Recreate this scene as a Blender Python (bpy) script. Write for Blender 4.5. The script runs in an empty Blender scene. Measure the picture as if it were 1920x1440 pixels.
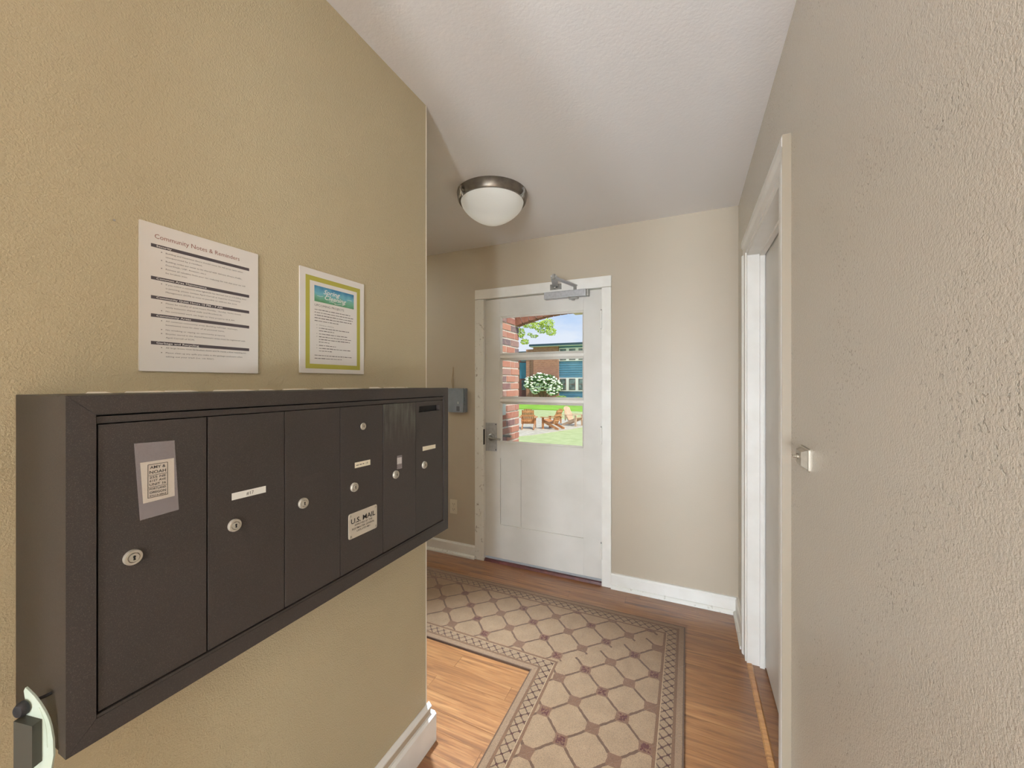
import bpy, bmesh, math, random
from mathutils import Vector, Matrix
random.seed(7)
scene = bpy.context.scene
COL = scene.collection
R = math.radians

# ------------------------------------------------------------------ camera
CAM_H = 1.387
FPX = 732.0
cam_d = bpy.data.cameras.new('camera'); cam = bpy.data.objects.new('camera', cam_d); COL.objects.link(cam)
cam.location = (0, 0, CAM_H); cam.rotation_euler = (R(90), 0, R(24.28))
cam_d.sensor_fit = 'HORIZONTAL'; cam_d.sensor_width = 36; cam_d.lens = FPX / 1920 * 36
cam_d.shift_y = -2.5 / 1920; cam_d.clip_start = 0.02; cam_d.clip_end = 500
scene.camera = cam

# ------------------------------------------------------------------ view, world, sun
vs = scene.view_settings
vs.view_transform = 'Standard'; vs.look = 'None'; vs.gamma = 1; vs.use_curve_mapping = False
vs.exposure = 0.0
try:
    scene.cycles.use_denoising = True
    scene.cycles.max_bounces = 10; scene.cycles.diffuse_bounces = 6; scene.cycles.transparent_max_bounces = 16
    scene.cycles.sample_clamp_indirect = 4
except Exception:
    pass
SKY_STRENGTH = 1.0
SUN_STRENGTH = 4.2
FILL_DOME_STRENGTH = 60.0
FILL_GLOBE_STRENGTH = 330.0
FILL_UPLIGHT_STRENGTH = 10500.0
FILL_SPOT_POWER = 850.0
w = bpy.data.worlds.new('sky'); scene.world = w; w.use_nodes = True
nt = w.node_tree; nt.nodes.clear()
out = nt.nodes.new('ShaderNodeOutputWorld'); bg = nt.nodes.new('ShaderNodeBackground')
tc = nt.nodes.new('ShaderNodeTexCoord'); mp = nt.nodes.new('ShaderNodeMapping'); mp.inputs['Scale'].default_value = (1.6, 1.6, 4.0)
no = nt.nodes.new('ShaderNodeTexNoise'); no.inputs['Scale'].default_value = 1.8; no.inputs['Detail'].default_value = 6; no.inputs['Roughness'].default_value = .55
rp = nt.nodes.new('ShaderNodeValToRGB')
rp.color_ramp.elements[0].position = .38; rp.color_ramp.elements[0].color = (.36, .60, .98, 1)
rp.color_ramp.elements[1].position = .62; rp.color_ramp.elements[1].color = (.80, .88, 1.0, 1)
nt.links.new(tc.outputs['Generated'], mp.inputs['Vector']); nt.links.new(mp.outputs['Vector'], no.inputs['Vector'])
nt.links.new(no.outputs['Fac'], rp.inputs['Fac']); nt.links.new(rp.outputs['Color'], bg.inputs['Color'])
bg.inputs['Strength'].default_value = SKY_STRENGTH
nt.links.new(bg.outputs[0], out.inputs[0])
sun_d = bpy.data.lights.new('sun', 'SUN'); sun_d.energy = SUN_STRENGTH; sun_d.angle = R(3); sun_d.color = (1, .95, .86)
sun = bpy.data.objects.new('sun', sun_d); COL.objects.link(sun)
sun.rotation_euler = Vector((-.62, .38, -.80)).to_track_quat('-Z', 'Y').to_euler()
sun.location = (8, -4, 12)

# ------------------------------------------------------------------ node helpers
def lin(c):
    c = c / 255.0
    return c / 12.92 if c <= .04045 else ((c + .055) / 1.055) ** 2.4
def rgb(r, g, b): return (lin(r), lin(g), lin(b), 1)

class S:
    def __init__(s, nt, k): s.nt, s.k = nt, k
    def _b(s, op, o, rev=False, third=None):
        n = s.nt.nodes.new('ShaderNodeMath'); n.operation = op
        for i, v in enumerate((o, s) if rev else (s, o)):
            if v is None: continue
            if isinstance(v, S): s.nt.links.new(v.k, n.inputs[i])
            else: n.inputs[i].default_value = v
        if third is not None: n.inputs[2].default_value = third
        return S(s.nt, n.outputs[0])
    def __add__(s, o): return s._b('ADD', o)
    __radd__ = __add__
    def __sub__(s, o): return s._b('SUBTRACT', o)
    def __rsub__(s, o): return s._b('SUBTRACT', o, True)
    def __mul__(s, o): return s._b('MULTIPLY', o)
    __rmul__ = __mul__
    def lt(s, o): return s._b('LESS_THAN', o)
    def gt(s, o): return s._b('GREATER_THAN', o)
    def mn(s, o): return s._b('MINIMUM', o)
    def mx(s, o): return s._b('MAXIMUM', o)
    def ab(s): return s._b('ABSOLUTE', None)
    def ping(s, o): return s._b('PINGPONG', o)      # distance to the nearest multiple of 2*o
    def cl(s): return s._b('ADD', 0.0).mx(0.0).mn(1.0)

def new_mat(name, color=(.5, .5, .5, 1), rough=.6, metal=0.0, spec=.5):
    m = bpy.data.materials.new(name); m.use_nodes = True
    b = m.node_tree.nodes['Principled BSDF']
    b.inputs['Base Color'].default_value = color; b.inputs['Roughness'].default_value = rough
    b.inputs['Metallic'].default_value = metal; b.inputs['Specular IOR Level'].default_value = spec
    m.diffuse_color = color
    return m, m.node_tree, b
def pos(nt):
    g = nt.nodes.new('ShaderNodeNewGeometry'); x = nt.nodes.new('ShaderNodeSeparateXYZ')
    nt.links.new(g.outputs['Position'], x.inputs[0])
    return [S(nt, x.outputs[i]) for i in range(3)], g.outputs['Position']
def objrand(nt):
    o = nt.nodes.new('ShaderNodeObjectInfo'); return S(nt, o.outputs['Random'])
def comb(nt, x, y, z):
    c = nt.nodes.new('ShaderNodeCombineXYZ')
    for i, v in enumerate((x, y, z)):
        if isinstance(v, S): nt.links.new(v.k, c.inputs[i])
        else: c.inputs[i].default_value = v
    return c.outputs[0]
def noise(nt, vec, scale, detail=3, rough=.5, dist=0.0):
    n = nt.nodes.new('ShaderNodeTexNoise'); n.inputs['Scale'].default_value = scale
    n.inputs['Detail'].default_value = detail; n.inputs['Roughness'].default_value = rough; n.inputs['Distortion'].default_value = dist
    nt.links.new(vec, n.inputs['Vector']); return S(nt, n.outputs['Fac'])
def ramp(nt, fac, stops):
    r = nt.nodes.new('ShaderNodeValToRGB'); e = r.color_ramp.elements
    while len(e) < len(stops): e.new(.5)
    for q, (p, c) in zip(e, stops): q.position = p; q.color = c
    nt.links.new(fac.k, r.inputs['Fac']); return r.outputs['Color']
def mix(nt, f, a, b):
    n = nt.nodes.new('ShaderNodeMix'); n.data_type = 'RGBA'
    for i, v in ((0, f), (6, a), (7, b)):
        if isinstance(v, S): nt.links.new(v.k, n.inputs[i])
        elif hasattr(v, 'is_output'): nt.links.new(v, n.inputs[i])
        else: n.inputs[i].default_value = v
    return n.outputs[2]
def bump(nt, b, h, strength, dist):
    n = nt.nodes.new('ShaderNodeBump'); n.inputs['Strength'].default_value = strength; n.inputs['Distance'].default_value = dist
    nt.links.new(h.k, n.inputs['Height']); nt.links.new(n.outputs[0], b.inputs['Normal'])

def wall_mat(name, col, rough, bstr, scale=150, pits=False, var=.06):
    m, nt, b = new_mat(name, col, rough)
    p, P = pos(nt)
    big = noise(nt, P, 1.7, 2)
    c = mix(nt, big, tuple(v * (1 - var) for v in col[:3]) + (1,), tuple(min(1, v * (1 + var)) for v in col[:3]) + (1,))
    h = noise(nt, P, scale, 2, .55)
    h2 = noise(nt, P, scale * .33, 2, .5)
    hh = h * .8 + h2 * .3
    if pits:
        sp = noise(nt, P, 170, 1, .4); reg = noise(nt, P, 4.5, 2, .5)
        pit = ((sp - .638) * 14).cl() * ((reg - .46) * 5).cl()
        c = mix(nt, pit * .45, c, rgb(96, 92, 80))
        hh = hh - pit * .8
    nt.links.new(c, b.inputs['Base Color'])
    bump(nt, b, hh, bstr, .004)
    if pits: b.inputs['Specular IOR Level'].default_value = .85
    return m

def noisy_mat(name, c1, c2, scale, rough=.6, metal=0, bstr=0, detail=3, lo=.35, hi=.65, spec=.5):
    m, nt, b = new_mat(name, c1, rough, metal, spec)
    p, P = pos(nt); n = noise(nt, P, scale, detail)
    nt.links.new(ramp(nt, n, [(lo, c1), (hi, c2)]), b.inputs['Base Color'])
    if bstr: bump(nt, b, n, bstr, .003)
    return m

M = {}
M['wall_left'] = wall_mat('wall_paint_olive_tan', rgb(178, 165, 134), .34, .5, 330)
M['wall_back'] = wall_mat('wall_paint_tan', rgb(177, 164, 145), .45, .12, 130)
M['wall_right'] = wall_mat('wall_paint_warm_grey', rgb(196, 187, 172), .24, .42, 300, pits=True)
M['lobby'] = wall_mat('lobby_paint', rgb(222, 216, 206), .6, .1, 120, var=.02)
M['ceiling'] = wall_mat('ceiling_paint', rgb(226, 222, 218), .7, .22, 90, var=.01)
M['white'] = noisy_mat('white_gloss_paint', rgb(226, 222, 214), rgb(232, 229, 222), 9, .35, bstr=.05)
M['white_worn'] = noisy_mat('white_worn_paint', rgb(170, 160, 146), rgb(228, 225, 217), 38, .4, detail=6, lo=.26, hi=.38)
M['door_white'] = noisy_mat('door_paint', rgb(208, 204, 196), rgb(216, 212, 205), 4, .38, bstr=.04)
M['bwhite_'] = new_mat('white_threshold_paint', rgb(236, 236, 234), .5)[0]
M['edge_tan'] = new_mat('tan_painted_edge', rgb(146, 133, 114), .5)[0]
M['bead'] = new_mat('worn_corner_highlight', rgb(224, 217, 202), .45)[0]  # lighter than the wall: the corner's edge highlight is in this colour
M['beige_face'] = new_mat('beige_skirting_face', rgb(176, 160, 138), .5)[0]
M['maroon'] = noisy_mat('maroon_threshold', rgb(70, 38, 38), rgb(92, 52, 50), 30, .35)
M['box'] = None
def box_mat():
    m, nt, b = new_mat('dark_bronze_enamel', rgb(56, 48, 44), .42)
    p, P = pos(nt); g = noise(nt, P, 900, 1); big = noise(nt, P, 9, 2)
    c = mix(nt, big, rgb(42, 37, 33), rgb(51, 44, 40))
    c = mix(nt, ((g - .55) * 4).cl() * .5, c, rgb(98, 88, 82))
    nt.links.new(c, b.inputs['Base Color']); bump(nt, b, g, .08, .001)
    return m
M['box'] = box_mat()
def scuff_mat():
    m, nt, b = new_mat('dark_bronze_enamel_scuffed', rgb(72, 62, 56), .40)
    p, P = pos(nt); g = noise(nt, P, 900, 1)
    streak = noise(nt, comb(nt, p[0], p[1] * 9, p[2] * 1.2), 11, 3)
    top = ((p[2] - 1.20) * 12).cl()
    c = mix(nt, ((streak - .42) * 4).cl() * top * .5, rgb(51, 44, 40), rgb(92, 96, 84))
    c = mix(nt, ((g - .55) * 4).cl() * .4, c, rgb(112, 102, 94))
    nt.links.new(c, b.inputs['Base Color']); return m
M['box_scuff'] = scuff_mat()
M['black'] = new_mat('black_void', rgb(12, 11, 10), .6)[0]
M['nickel'] = noisy_mat('nickel', rgb(176, 168, 152), rgb(190, 183, 168), 60, .3, metal=.85)
M['nickel_pale'] = noisy_mat('nickel_pale', rgb(176, 168, 152), rgb(190, 182, 166), 60, .42, metal=.5)
M['steel'] = noisy_mat('brushed_steel', rgb(150, 148, 144), rgb(172, 170, 166), 40, .34, metal=.8)
M['ring'] = noisy_mat('brushed_bronze_ring', rgb(112, 103, 93), rgb(128, 119, 107), 30, .36, metal=.8)
M['alu'] = noisy_mat('satin_aluminium', rgb(176, 176, 178), rgb(190, 190, 192), 60, .38, metal=.45)
M['plate'] = new_mat('mail_plate_silver', rgb(196, 186, 168), .45, .25)[0]
M['ink'] = new_mat('black_ink', rgb(38, 34, 32), .7)[0]
M['ink_soft'] = new_mat('grey_print', rgb(92, 84, 80), .8)[0]
M['ink_bar'] = new_mat('charcoal_bar_print', rgb(72, 64, 66), .75)[0]
M['ink_title'] = new_mat('rust_title_print', rgb(140, 92, 78), .8)[0]
M['ink_white'] = new_mat('white_print', rgb(225, 222, 215), .8)[0]
M['paper'] = noisy_mat('laminated_paper', rgb(218, 213, 205), rgb(224, 220, 213), 6, .38)
M['card'] = new_mat('cream_card', rgb(216, 206, 180), .7)[0]
M['label'] = new_mat('label_paper', rgb(212, 210, 200), .6)[0]
M['green_print'] = new_mat('olive_green_print', rgb(166, 160, 68), .6)[0]
def banner_mat():
    m, nt, b = new_mat('banner_print', rgb(90, 150, 160), .5)
    p, P = pos(nt)
    t = (p[2] - 1.606) * (1 / .043)
    n = noise(nt, P, 55, 3)
    f = (t + (n - .5) * .5).cl()
    nt.links.new(ramp(nt, f, [(0, rgb(84, 140, 96)), (.3, rgb(110, 165, 140)), (.6, rgb(110, 170, 185)), (1, rgb(50, 115, 150))]), b.inputs['Base Color'])
    return m
M['banner'] = banner_mat()
def film_mat():
    m, nt, b = new_mat('clear_tape', rgb(200, 190, 190), .35)
    t = nt.nodes.new('ShaderNodeBsdfTransparent'); mx = nt.nodes.new('ShaderNodeMixShader'); mx.inputs[0].default_value = .22
    o = nt.nodes['Material Output']
    nt.links.new(t.outputs[0], mx.inputs[1]); nt.links.new(b.outputs[0], mx.inputs[2]); nt.links.new(mx.outputs[0], o.inputs['Surface'])
    return m
M['tape'] = film_mat()
def pane_mat(name='window_glass', tint=(1, 1, 1, 1)):
    m, nt, b = new_mat(name, tint, .02)
    nt.nodes.remove(b)
    t = nt.nodes.new('ShaderNodeBsdfTransparent'); t.inputs[0].default_value = tint
    g = nt.nodes.new('ShaderNodeBsdfGlossy'); g.inputs['Roughness'].default_value = .02
    f = nt.nodes.new('ShaderNodeFresnel'); f.inputs[0].default_value = 1.4
    mx = nt.nodes.new('ShaderNodeMixShader')
    nt.links.new(f.outputs[0], mx.inputs[0]); nt.links.new(t.outputs[0], mx.inputs[1]); nt.links.new(g.outputs[0], mx.inputs[2])
    nt.links.new(mx.outputs[0], nt.nodes['Material Output'].inputs['Surface'])
    return m
M['glass'] = pane_mat()
def wood_mat(name, light, mid, dark, rough=.32):
    m, nt, b = new_mat(name, mid, rough)
    p, P = pos(nt); r = objrand(nt)
    v = comb(nt, p[0] * 1.6 + r * 37, p[1] * 26, p[2] + r * 11)
    n = noise(nt, v, 1.5, 7, .62, 1.2)
    v2 = comb(nt, p[0] * 7 + r * 17, p[1] * 190, r * 5)
    g = noise(nt, v2, 1.0, 4, .6)
    c = ramp(nt, n, [(.30, dark), (.47, mid), (.66, light)])
    c = mix(nt, (g - .5) * 1.3 + .12, c, tuple(x * .45 for x in dark[:3]) + (1,))
    c = mix(nt, r * .42, c, tuple(x * .62 for x in mid[:3]) + (1,))
    nt.links.new(c, b.inputs['Base Color']); bump(nt, b, g, .06, .001)
    b.inputs['Coat Weight'].default_value = .6; b.inputs['Coat Roughness'].default_value = .22
    return m
M['floor'] = wood_mat('oak_floorboards', rgb(162, 114, 70), rgb(138, 90, 52), rgb(92, 58, 36))
M['oak_strip'] = wood_mat('oak_threshold', rgb(214, 160, 96), rgb(196, 138, 80), rgb(150, 100, 60))
def rug_mat(name, axis, e0, e1, per, p0, q0):
    m, nt, b = new_mat(name, rgb(143, 117, 87), .92, spec=.15)
    p, P = pos(nt)
    t = p[1] if axis == 'x' else p[0]
    s = p[0] if axis == 'x' else p[1]
    e = (t - e0).mn(e1 - t)
    wob = (noise(nt, P, 45, 2) - .5) * .012
    pp = p[0] + p[1] + wob - p0; qq = p[0] - p[1] + wob - q0
    dp = pp.ping(per / 2); dq = qq.ping(per / 2)          # distance to the nearest lattice line
    line = dp.mn(dq).lt(.0075)
    knot = (dp + dq).lt(.052)
    sp = noise(nt, P, 110, 1)
    dots = (dp + dq - 0).lt(.036) * sp.gt(.47) * (pp + 0.0).ping(per).lt(per * .56)
    pile = noise(nt, P, 420, 2); mott = noise(nt, P, 14, 3)
    base = mix(nt, mott, rgb(112, 87, 62), rgb(135, 107, 79))
    c = mix(nt, line * .9, base, rgb(70, 46, 30))
    c = mix(nt, knot, c, rgb(93, 64, 44))
    c = mix(nt, dots * .9, c, rgb(63, 22, 20))
    # lattice border
    bp = (s + t + wob).ping(.0225); bq = (s - t + wob).ping(.0225)
    bl = bp.mn(bq).lt(.0036); bk = (bp + bq).lt(.011)
    bc = mix(nt, bl * .85, rgb(121, 96, 70), rgb(63, 41, 27))
    bc = mix(nt, bk * .9, bc, rgb(58, 29, 22))
    c = mix(nt, e.lt(.106), c, rgb(93, 64, 42))
    c = mix(nt, e.lt(.094), c, rgb(135, 109, 81))
    c = mix(nt, e.lt(.090), c, bc)
    c = mix(nt, e.lt(.042), c, rgb(93, 65, 43))
    c = mix(nt, e.lt(.030), c, rgb(117, 91, 67))
    c = mix(nt, e.lt(.006), c, rgb(79, 57, 40))
    c = mix(nt, (pile - .5) * 1.5 + .15, c, rgb(63, 45, 32))
    nt.links.new(c, b.inputs['Base Color'])
    bump(nt, b, pile * .6 - line * .5 - e.lt(.106) * e.gt(.03) * .15, .5, .004)
    b.inputs['Sheen Weight'].default_value = .35; b.inputs['Sheen Roughness'].default_value = .4
    return m
def dome_mat(name, strength, col=(1, .96, .90, 1)):
    m, nt, b = new_mat(name, rgb(232, 230, 222), .28)
    b.inputs['Emission Color'].default_value = col; b.inputs['Emission Strength'].default_value = strength
    return m
def frosted_mat():
    m, nt, b = new_mat('frosted_glass_shade', rgb(240, 241, 238), .5)
    b.inputs['Emission Color'].default_value = (1, .98, .94, 1); b.inputs['Emission Strength'].default_value = .30
    tr = nt.nodes.new('ShaderNodeBsdfTranslucent'); tr.inputs[0].default_value = rgb(240, 236, 220)
    tp = nt.nodes.new('ShaderNodeBsdfTransparent')
    m1 = nt.nodes.new('ShaderNodeMixShader'); m1.inputs[0].default_value = .45
    m2 = nt.nodes.new('ShaderNodeMixShader'); m2.inputs[0].default_value = .12
    nt.links.new(b.outputs[0], m1.inputs[1]); nt.links.new(tr.outputs[0], m1.inputs[2])
    nt.links.new(m1.outputs[0], m2.inputs[1]); nt.links.new(tp.outputs[0], m2.inputs[2])
    nt.links.new(m2.outputs[0], nt.nodes['Material Output'].inputs['Surface'])
    return m
M['frost'] = frosted_mat()
M['dome_fill'] = dome_mat('fill_dome_glow', FILL_DOME_STRENGTH)
M['globe'] = dome_mat('fill_globe_glow', FILL_GLOBE_STRENGTH, (.78, .89, 1, 1))
M['fill_uplight'] = dome_mat('fill_uplight_glow', FILL_UPLIGHT_STRENGTH, (.82, .91, 1, 1))
M['wifi'] = noisy_mat('slate_grey_plastic', rgb(112, 117, 124), rgb(120, 125, 132), 20, .5)
M['wifi_dark'] = new_mat('dark_grey_plastic', rgb(60, 62, 66), .4)[0]
M['cable'] = new_mat('beige_cable', rgb(168, 148, 118), .6)[0]
M['outlet'] = new_mat('ivory_plastic', rgb(206, 196, 176), .45)[0]
M['pale_green'] = noisy_mat('pale_green_plastic', rgb(186, 198, 180), rgb(198, 208, 192), 20, .45)
M['black_plastic'] = noisy_mat('black_plastic', rgb(34, 32, 34), rgb(44, 42, 42), 30, .5)
M['dark_block'] = new_mat('dark_olive_plastic', rgb(62, 58, 48), .55)[0]
M['caulk'] = new_mat('white_caulk', rgb(226, 220, 204), .6)[0]

# ------------------------------------------------------------------ mesh helpers
class MB:
    def __init__(s): s.bm = bmesh.new()
    def box(s, x0, x1, y0, y1, z0, z1, bev=0.0):
        r = bmesh.ops.create_cube(s.bm, size=1)
        for v in r['verts']:
            v.co = Vector(((x0 + x1) / 2 + v.co.x * (x1 - x0), (y0 + y1) / 2 + v.co.y * (y1 - y0), (z0 + z1) / 2 + v.co.z * (z1 - z0)))
        if bev:
            ed = list({e for v in r['verts'] for e in v.link_edges})
            bmesh.ops.bevel(s.bm, geom=ed, offset=bev, segments=2, affect='EDGES', profile=.6)
        return s
    def rbox(s, x0, x1, y0, y1, z0, z1, rad, axis='y', seg=4, bev=0):
        # box whose outline across `axis` has rounded corners
        if axis == 'y': a0, a1, b0, b1, d0, d1 = x0, x1, z0, z1, y0, y1
        elif axis == 'x': a0, a1, b0, b1, d0, d1 = y0, y1, z0, z1, x0, x1
        else: a0, a1, b0, b1, d0, d1 = x0, x1, y0, y1, z0, z1
        pts = []
        for cx, cy, st in ((a1 - rad, b1 - rad, 0), (a0 + rad, b1 - rad, 90), (a0 + rad, b0 + rad, 180), (a1 - rad, b0 + rad, 270)):
            for i in range(seg + 1):
                a = R(st + 90 * i / seg); pts.append((cx + rad * math.cos(a), cy + rad * math.sin(a)))
        return s.extrude(pts, d0, d1, axis)
    def extrude(s, pts, d0, d1, axis):
        def P(a, b, d):
            return Vector((a, d, b)) if axis == 'y' else Vector((d, a, b)) if axis == 'x' else Vector((a, b, d))
        v0 = [s.bm.verts.new(P(a, b, d0)) for a, b in pts]; v1 = [s.bm.verts.new(P(a, b, d1)) for a, b in pts]
        n = len(pts)
        s.bm.faces.new(v0); s.bm.faces.new(list(reversed(v1)))
        for i in range(n): s.bm.faces.new((v0[i], v1[i], v1[(i + 1) % n], v0[(i + 1) % n]))
        return s
    def tube(s, path, rad, n=10, caps=True):
        path = [Vector(p) for p in path]; rads = rad if isinstance(rad, (list, tuple)) else [rad] * len(path)
        rings = []; up = None
        for i, p in enumerate(path):
            d = (path[min(i + 1, len(path) - 1)] - path[max(i - 1, 0)]).normalized()
            if up is None: up = d.orthogonal().normalized()
            up = (up - d * up.dot(d)).normalized(); sd = d.cross(up)
            rings.append([s.bm.verts.new(p + (up * math.cos(2 * math.pi * k / n) + sd * math.sin(2 * math.pi * k / n)) * rads[i]) for k in range(n)])
        for a, b in zip(rings, rings[1:]):
            for k in range(n): s.bm.faces.new((a[k], a[(k + 1) % n], b[(k + 1) % n], b[k]))
        if caps: s.bm.faces.new(list(reversed(rings[0]))); s.bm.faces.new(rings[-1])
        return s
    def lathe(s, prof, c, axis='z', n=40, sx=1, sy=1):
        # prof: list of (radius, distance along axis) around point c
        c = Vector(c); rings = []
        def P(r, h, a):
            x, y = r * math.cos(a) * sx, r * math.sin(a) * sy
            return c + (Vector((x, y, h)) if axis == 'z' else Vector((x, h, y)) if axis == 'y' else Vector((h, x, y)))
        for r, h in prof:
            if r < 1e-6: rings.append([s.bm.verts.new(P(0, h, 0))])
            else: rings.append([s.bm.verts.new(P(r, h, 2 * math.pi * k / n)) for k in range(n)])
        for a, b in zip(rings, rings[1:]):
            for k in range(n):
                if len(a) == 1 and len(b) == 1: continue
                if len(a) == 1: s.bm.faces.new((a[0], b[k], b[(k + 1) % n]))
                elif len(b) == 1: s.bm.faces.new((a[k], a[(k + 1) % n], b[0]))
                else: s.bm.faces.new((a[k], a[(k + 1) % n], b[(k + 1) % n], b[k]))
        return s
    def poly(s, pts):
        s.bm.faces.new([s.bm.verts.new(Vector(p)) for p in pts]); return s
    def hexa(s, bot, top):
        a = [s.bm.verts.new(Vector(p)) for p in bot]; b = [s.bm.verts.new(Vector(p)) for p in top]
        n = len(a); s.bm.faces.new(list(reversed(a))); s.bm.faces.new(b)
        for i in range(n): s.bm.faces.new((a[i], a[(i + 1) % n], b[(i + 1) % n], b[i]))
        return s
    def xf(s, mat): bmesh.ops.transform(s.bm, matrix=mat, verts=s.bm.verts); return s

ORG = {}
def finish(o, smooth):
    if smooth:
        for p in o.data.polygons: p.use_smooth = True
        if smooth != 'all':
            try:
                m = o.data; bm = bmesh.new(); bm.from_mesh(m)
                for e in bm.edges:
                    if len(e.link_faces) == 2 and e.calc_face_angle(0) > R(35): e.smooth = False
                bm.to_mesh(m); bm.free()
            except Exception: pass
def obj(name, mb, mat, parent=None, origin=None, smooth=False):
    """mesh given in world coordinates; placed under its parent (or at origin)"""
    bm = mb.bm
    bmesh.ops.recalc_face_normals(bm, faces=bm.faces)
    o0 = ORG[parent.name] if parent is not None else Vector(origin if origin is not None else (0, 0, 0))
    bmesh.ops.translate(bm, vec=-o0, verts=bm.verts)
    me = bpy.data.meshes.new(name); bm.to_mesh(me); bm.free()
    mats = mat if isinstance(mat, (list, tuple)) else [mat]
    for m in mats: me.materials.append(m if not isinstance(m, str) else M[m])
    o = bpy.data.objects.new(name, me); COL.objects.link(o)
    if parent is not None: o.parent = parent
    else: o.location = o0
    ORG[o.name] = o0.copy()
    finish(o, smooth)
    return o
def thing(name, label, cat, loc=(0, 0, 0), group=None, kind=None):
    o = bpy.data.objects.new(name, None); COL.objects.link(o); o.location = loc; o.empty_display_size = .1
    if label: o['label'] = label
    if cat: o['category'] = cat
    if group: o['group'] = group
    if kind: o['kind'] = kind
    ORG[o.name] = Vector(loc)
    return o
def struct(name, mb, mat, label, cat='wall', smooth=False, origin=None):
    o = obj(name, mb, mat, None, origin, smooth); o['kind'] = 'structure'; o['label'] = label; o['category'] = cat
    return o
def text_bm(s, height=None, width=None, bold=0.0, shear=0.0, align='LEFT', space=1.0):
    """flat lettering in the XY plane, baseline at y=0; returns an MB and its size"""
    cu = bpy.data.curves.new('txt', 'FONT'); cu.body = s; cu.size = 1; cu.resolution_u = 2; cu.offset = bold; cu.shear = shear
    cu.space_character = space; cu.fill_mode = 'FRONT' if hasattr(cu, 'fill_mode') else 'FRONT'
    t = bpy.data.objects.new('txt', cu); COL.objects.link(t)
    dg = bpy.context.evaluated_depsgraph_get()
    me = bpy.data.meshes.new_from_object(t.evaluated_get(dg))
    bpy.data.objects.remove(t); bpy.data.curves.remove(cu)
    mb = MB(); mb.bm.from_mesh(me); bpy.data.meshes.remove(me)
    xs = [v.co.x for v in mb.bm.verts]; ys = [v.co.y for v in mb.bm.verts]
    if not xs: return mb, 0
    x0, x1 = min(xs), max(xs)
    kx = ky = (height / .73 if height else width / (x1 - x0))       # .73: cap height of the built-in font
    if width: kx = width / (x1 - x0)
    off = {'LEFT': -x0, 'CENTER': -(x0 + x1) / 2, 'RIGHT': -x1}[align]
    for v in mb.bm.verts: v.co = Vector(((v.co.x + off) * kx, v.co.y * ky, 0))
    return mb, (x1 - x0) * kx
FACE_X = lambda x, y, z: Matrix(((0, 0, 1, x), (1, 0, 0, y), (0, 1, 0, z), (0, 0, 0, 1)))      # reading from +X
def letters_x(name, s, x, y, z, mat, parent, rot=0.0, **kw):
    mb, wd = text_bm(s, **kw)
    mb.xf(FACE_X(x, y, z) @ Matrix.Rotation(rot, 4, 'Z'))
    return obj(name, mb, mat, parent)
def copy_part(o, name, loc, parent, scale=None):
    c = bpy.data.objects.new(name, o.data if hasattr(o, 'data') and not isinstance(o, bpy.types.Mesh) else o)
    COL.objects.link(c); c.parent = parent; c.location = loc
    if scale: c.scale = scale
    return c

# ------------------------------------------------------------------ room shell
XL, XR, YB, ZC = -.917, .275, 2.694, 2.45
Y_CORNER = 1.235
LYA = -.42
floor = struct('floor', MB().box(-4.3, .42, LYA, 2.85, -.12, -.013).box(-2.82, 2.02, -3.72, LYA, -.12, -.013), 'floor', 'orange-brown oak strip floor of the entry hall', 'floor')
unit = MB().box(0, 1, 0, 1, 0, 1); um = bpy.data.meshes.new('plank'); unit.bm.to_mesh(um); unit.bm.free(); um.materials.append(M['floor'])
PW = .0825
row = 0; y = YB - PW
while y > -3.6:
    lob = y < LYA
    xa = -4.2 if y + PW * .5 > Y_CORNER else (-2.7 if lob else XL)
    x1 = 1.9 if lob else XR
    first = True
    while x1 > xa + .001:
        L = random.uniform(.6, 1.6) if not first else random.uniform(.3, 1.1); first = False
        x0 = max(xa, x1 - L)
        if x0 - xa < .2: x0 = xa
        o = bpy.data.objects.new('plank', um); COL.objects.link(o); o.parent = floor
        o.location = (x0 + .0004, y + .0004, -.013); o.scale = (x1 - x0 - .0008, PW - .0008, .013 - random.uniform(0, .0004))
        x1 = x0
    y -= PW; row += 1
struct('ceiling', MB().box(-4.3, .42, LYA, 2.85, ZC, ZC + .12).box(-2.82, 2.02, -3.72, LYA, ZC, ZC + .12), 'ceiling', 'white lightly textured ceiling of the entry hall', 'ceiling')
DX0, DX1, DZ1 = -1.456, -.530, 2.045            # entrance opening
struct('wall_back', MB().box(-4.3, DX0, YB, 2.85, 0, ZC).box(DX1, .42, YB, 2.85, 0, ZC).box(DX0, DX1, YB, 2.85, DZ1, ZC),
       'wall_back', 'tan painted wall holding the half-glazed entrance door')
wl = MB()
wl.extrude([(XL, LYA), (XL, Y_CORNER - .006), (XL - .002, Y_CORNER - .002), (XL - .006, Y_CORNER), (-4.3, Y_CORNER), (-4.3, Y_CORNER - .13), (XL - .13, Y_CORNER - .13), (XL - .13, LYA)], 0, ZC, 'z')
wlo = struct('wall_left', wl, 'wall_left', 'olive tan textured wall carrying the mailboxes and two notices')
obj('corner_highlight', MB().tube([(XL - .0035, Y_CORNER - .0035, .152), (XL - .0035, Y_CORNER - .0035, ZC)], .0045, 12), 'bead', wlo, smooth=True)  # pale corner strip with the bright edge highlight put into its colour
RY0, RY1, RZ1 = 1.462, 2.252, 2.035               # side door opening
struct('wall_right', MB().box(XR, .42, LYA, RY0, 0, ZC).box(XR, .42, RY1, YB, 0, ZC).box(XR, .42, RY0, RY1, RZ1, ZC), 'wall_right',
       'pale warm grey stucco wall at the right with glossy texture')
LX0, LX1, LY0, LY1 = -2.7, 1.9, -3.6, -.42          # lobby behind the viewer
WX0, WX1, WZ0, WZ1 = -1.6, .8, .75, 2.15
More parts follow.
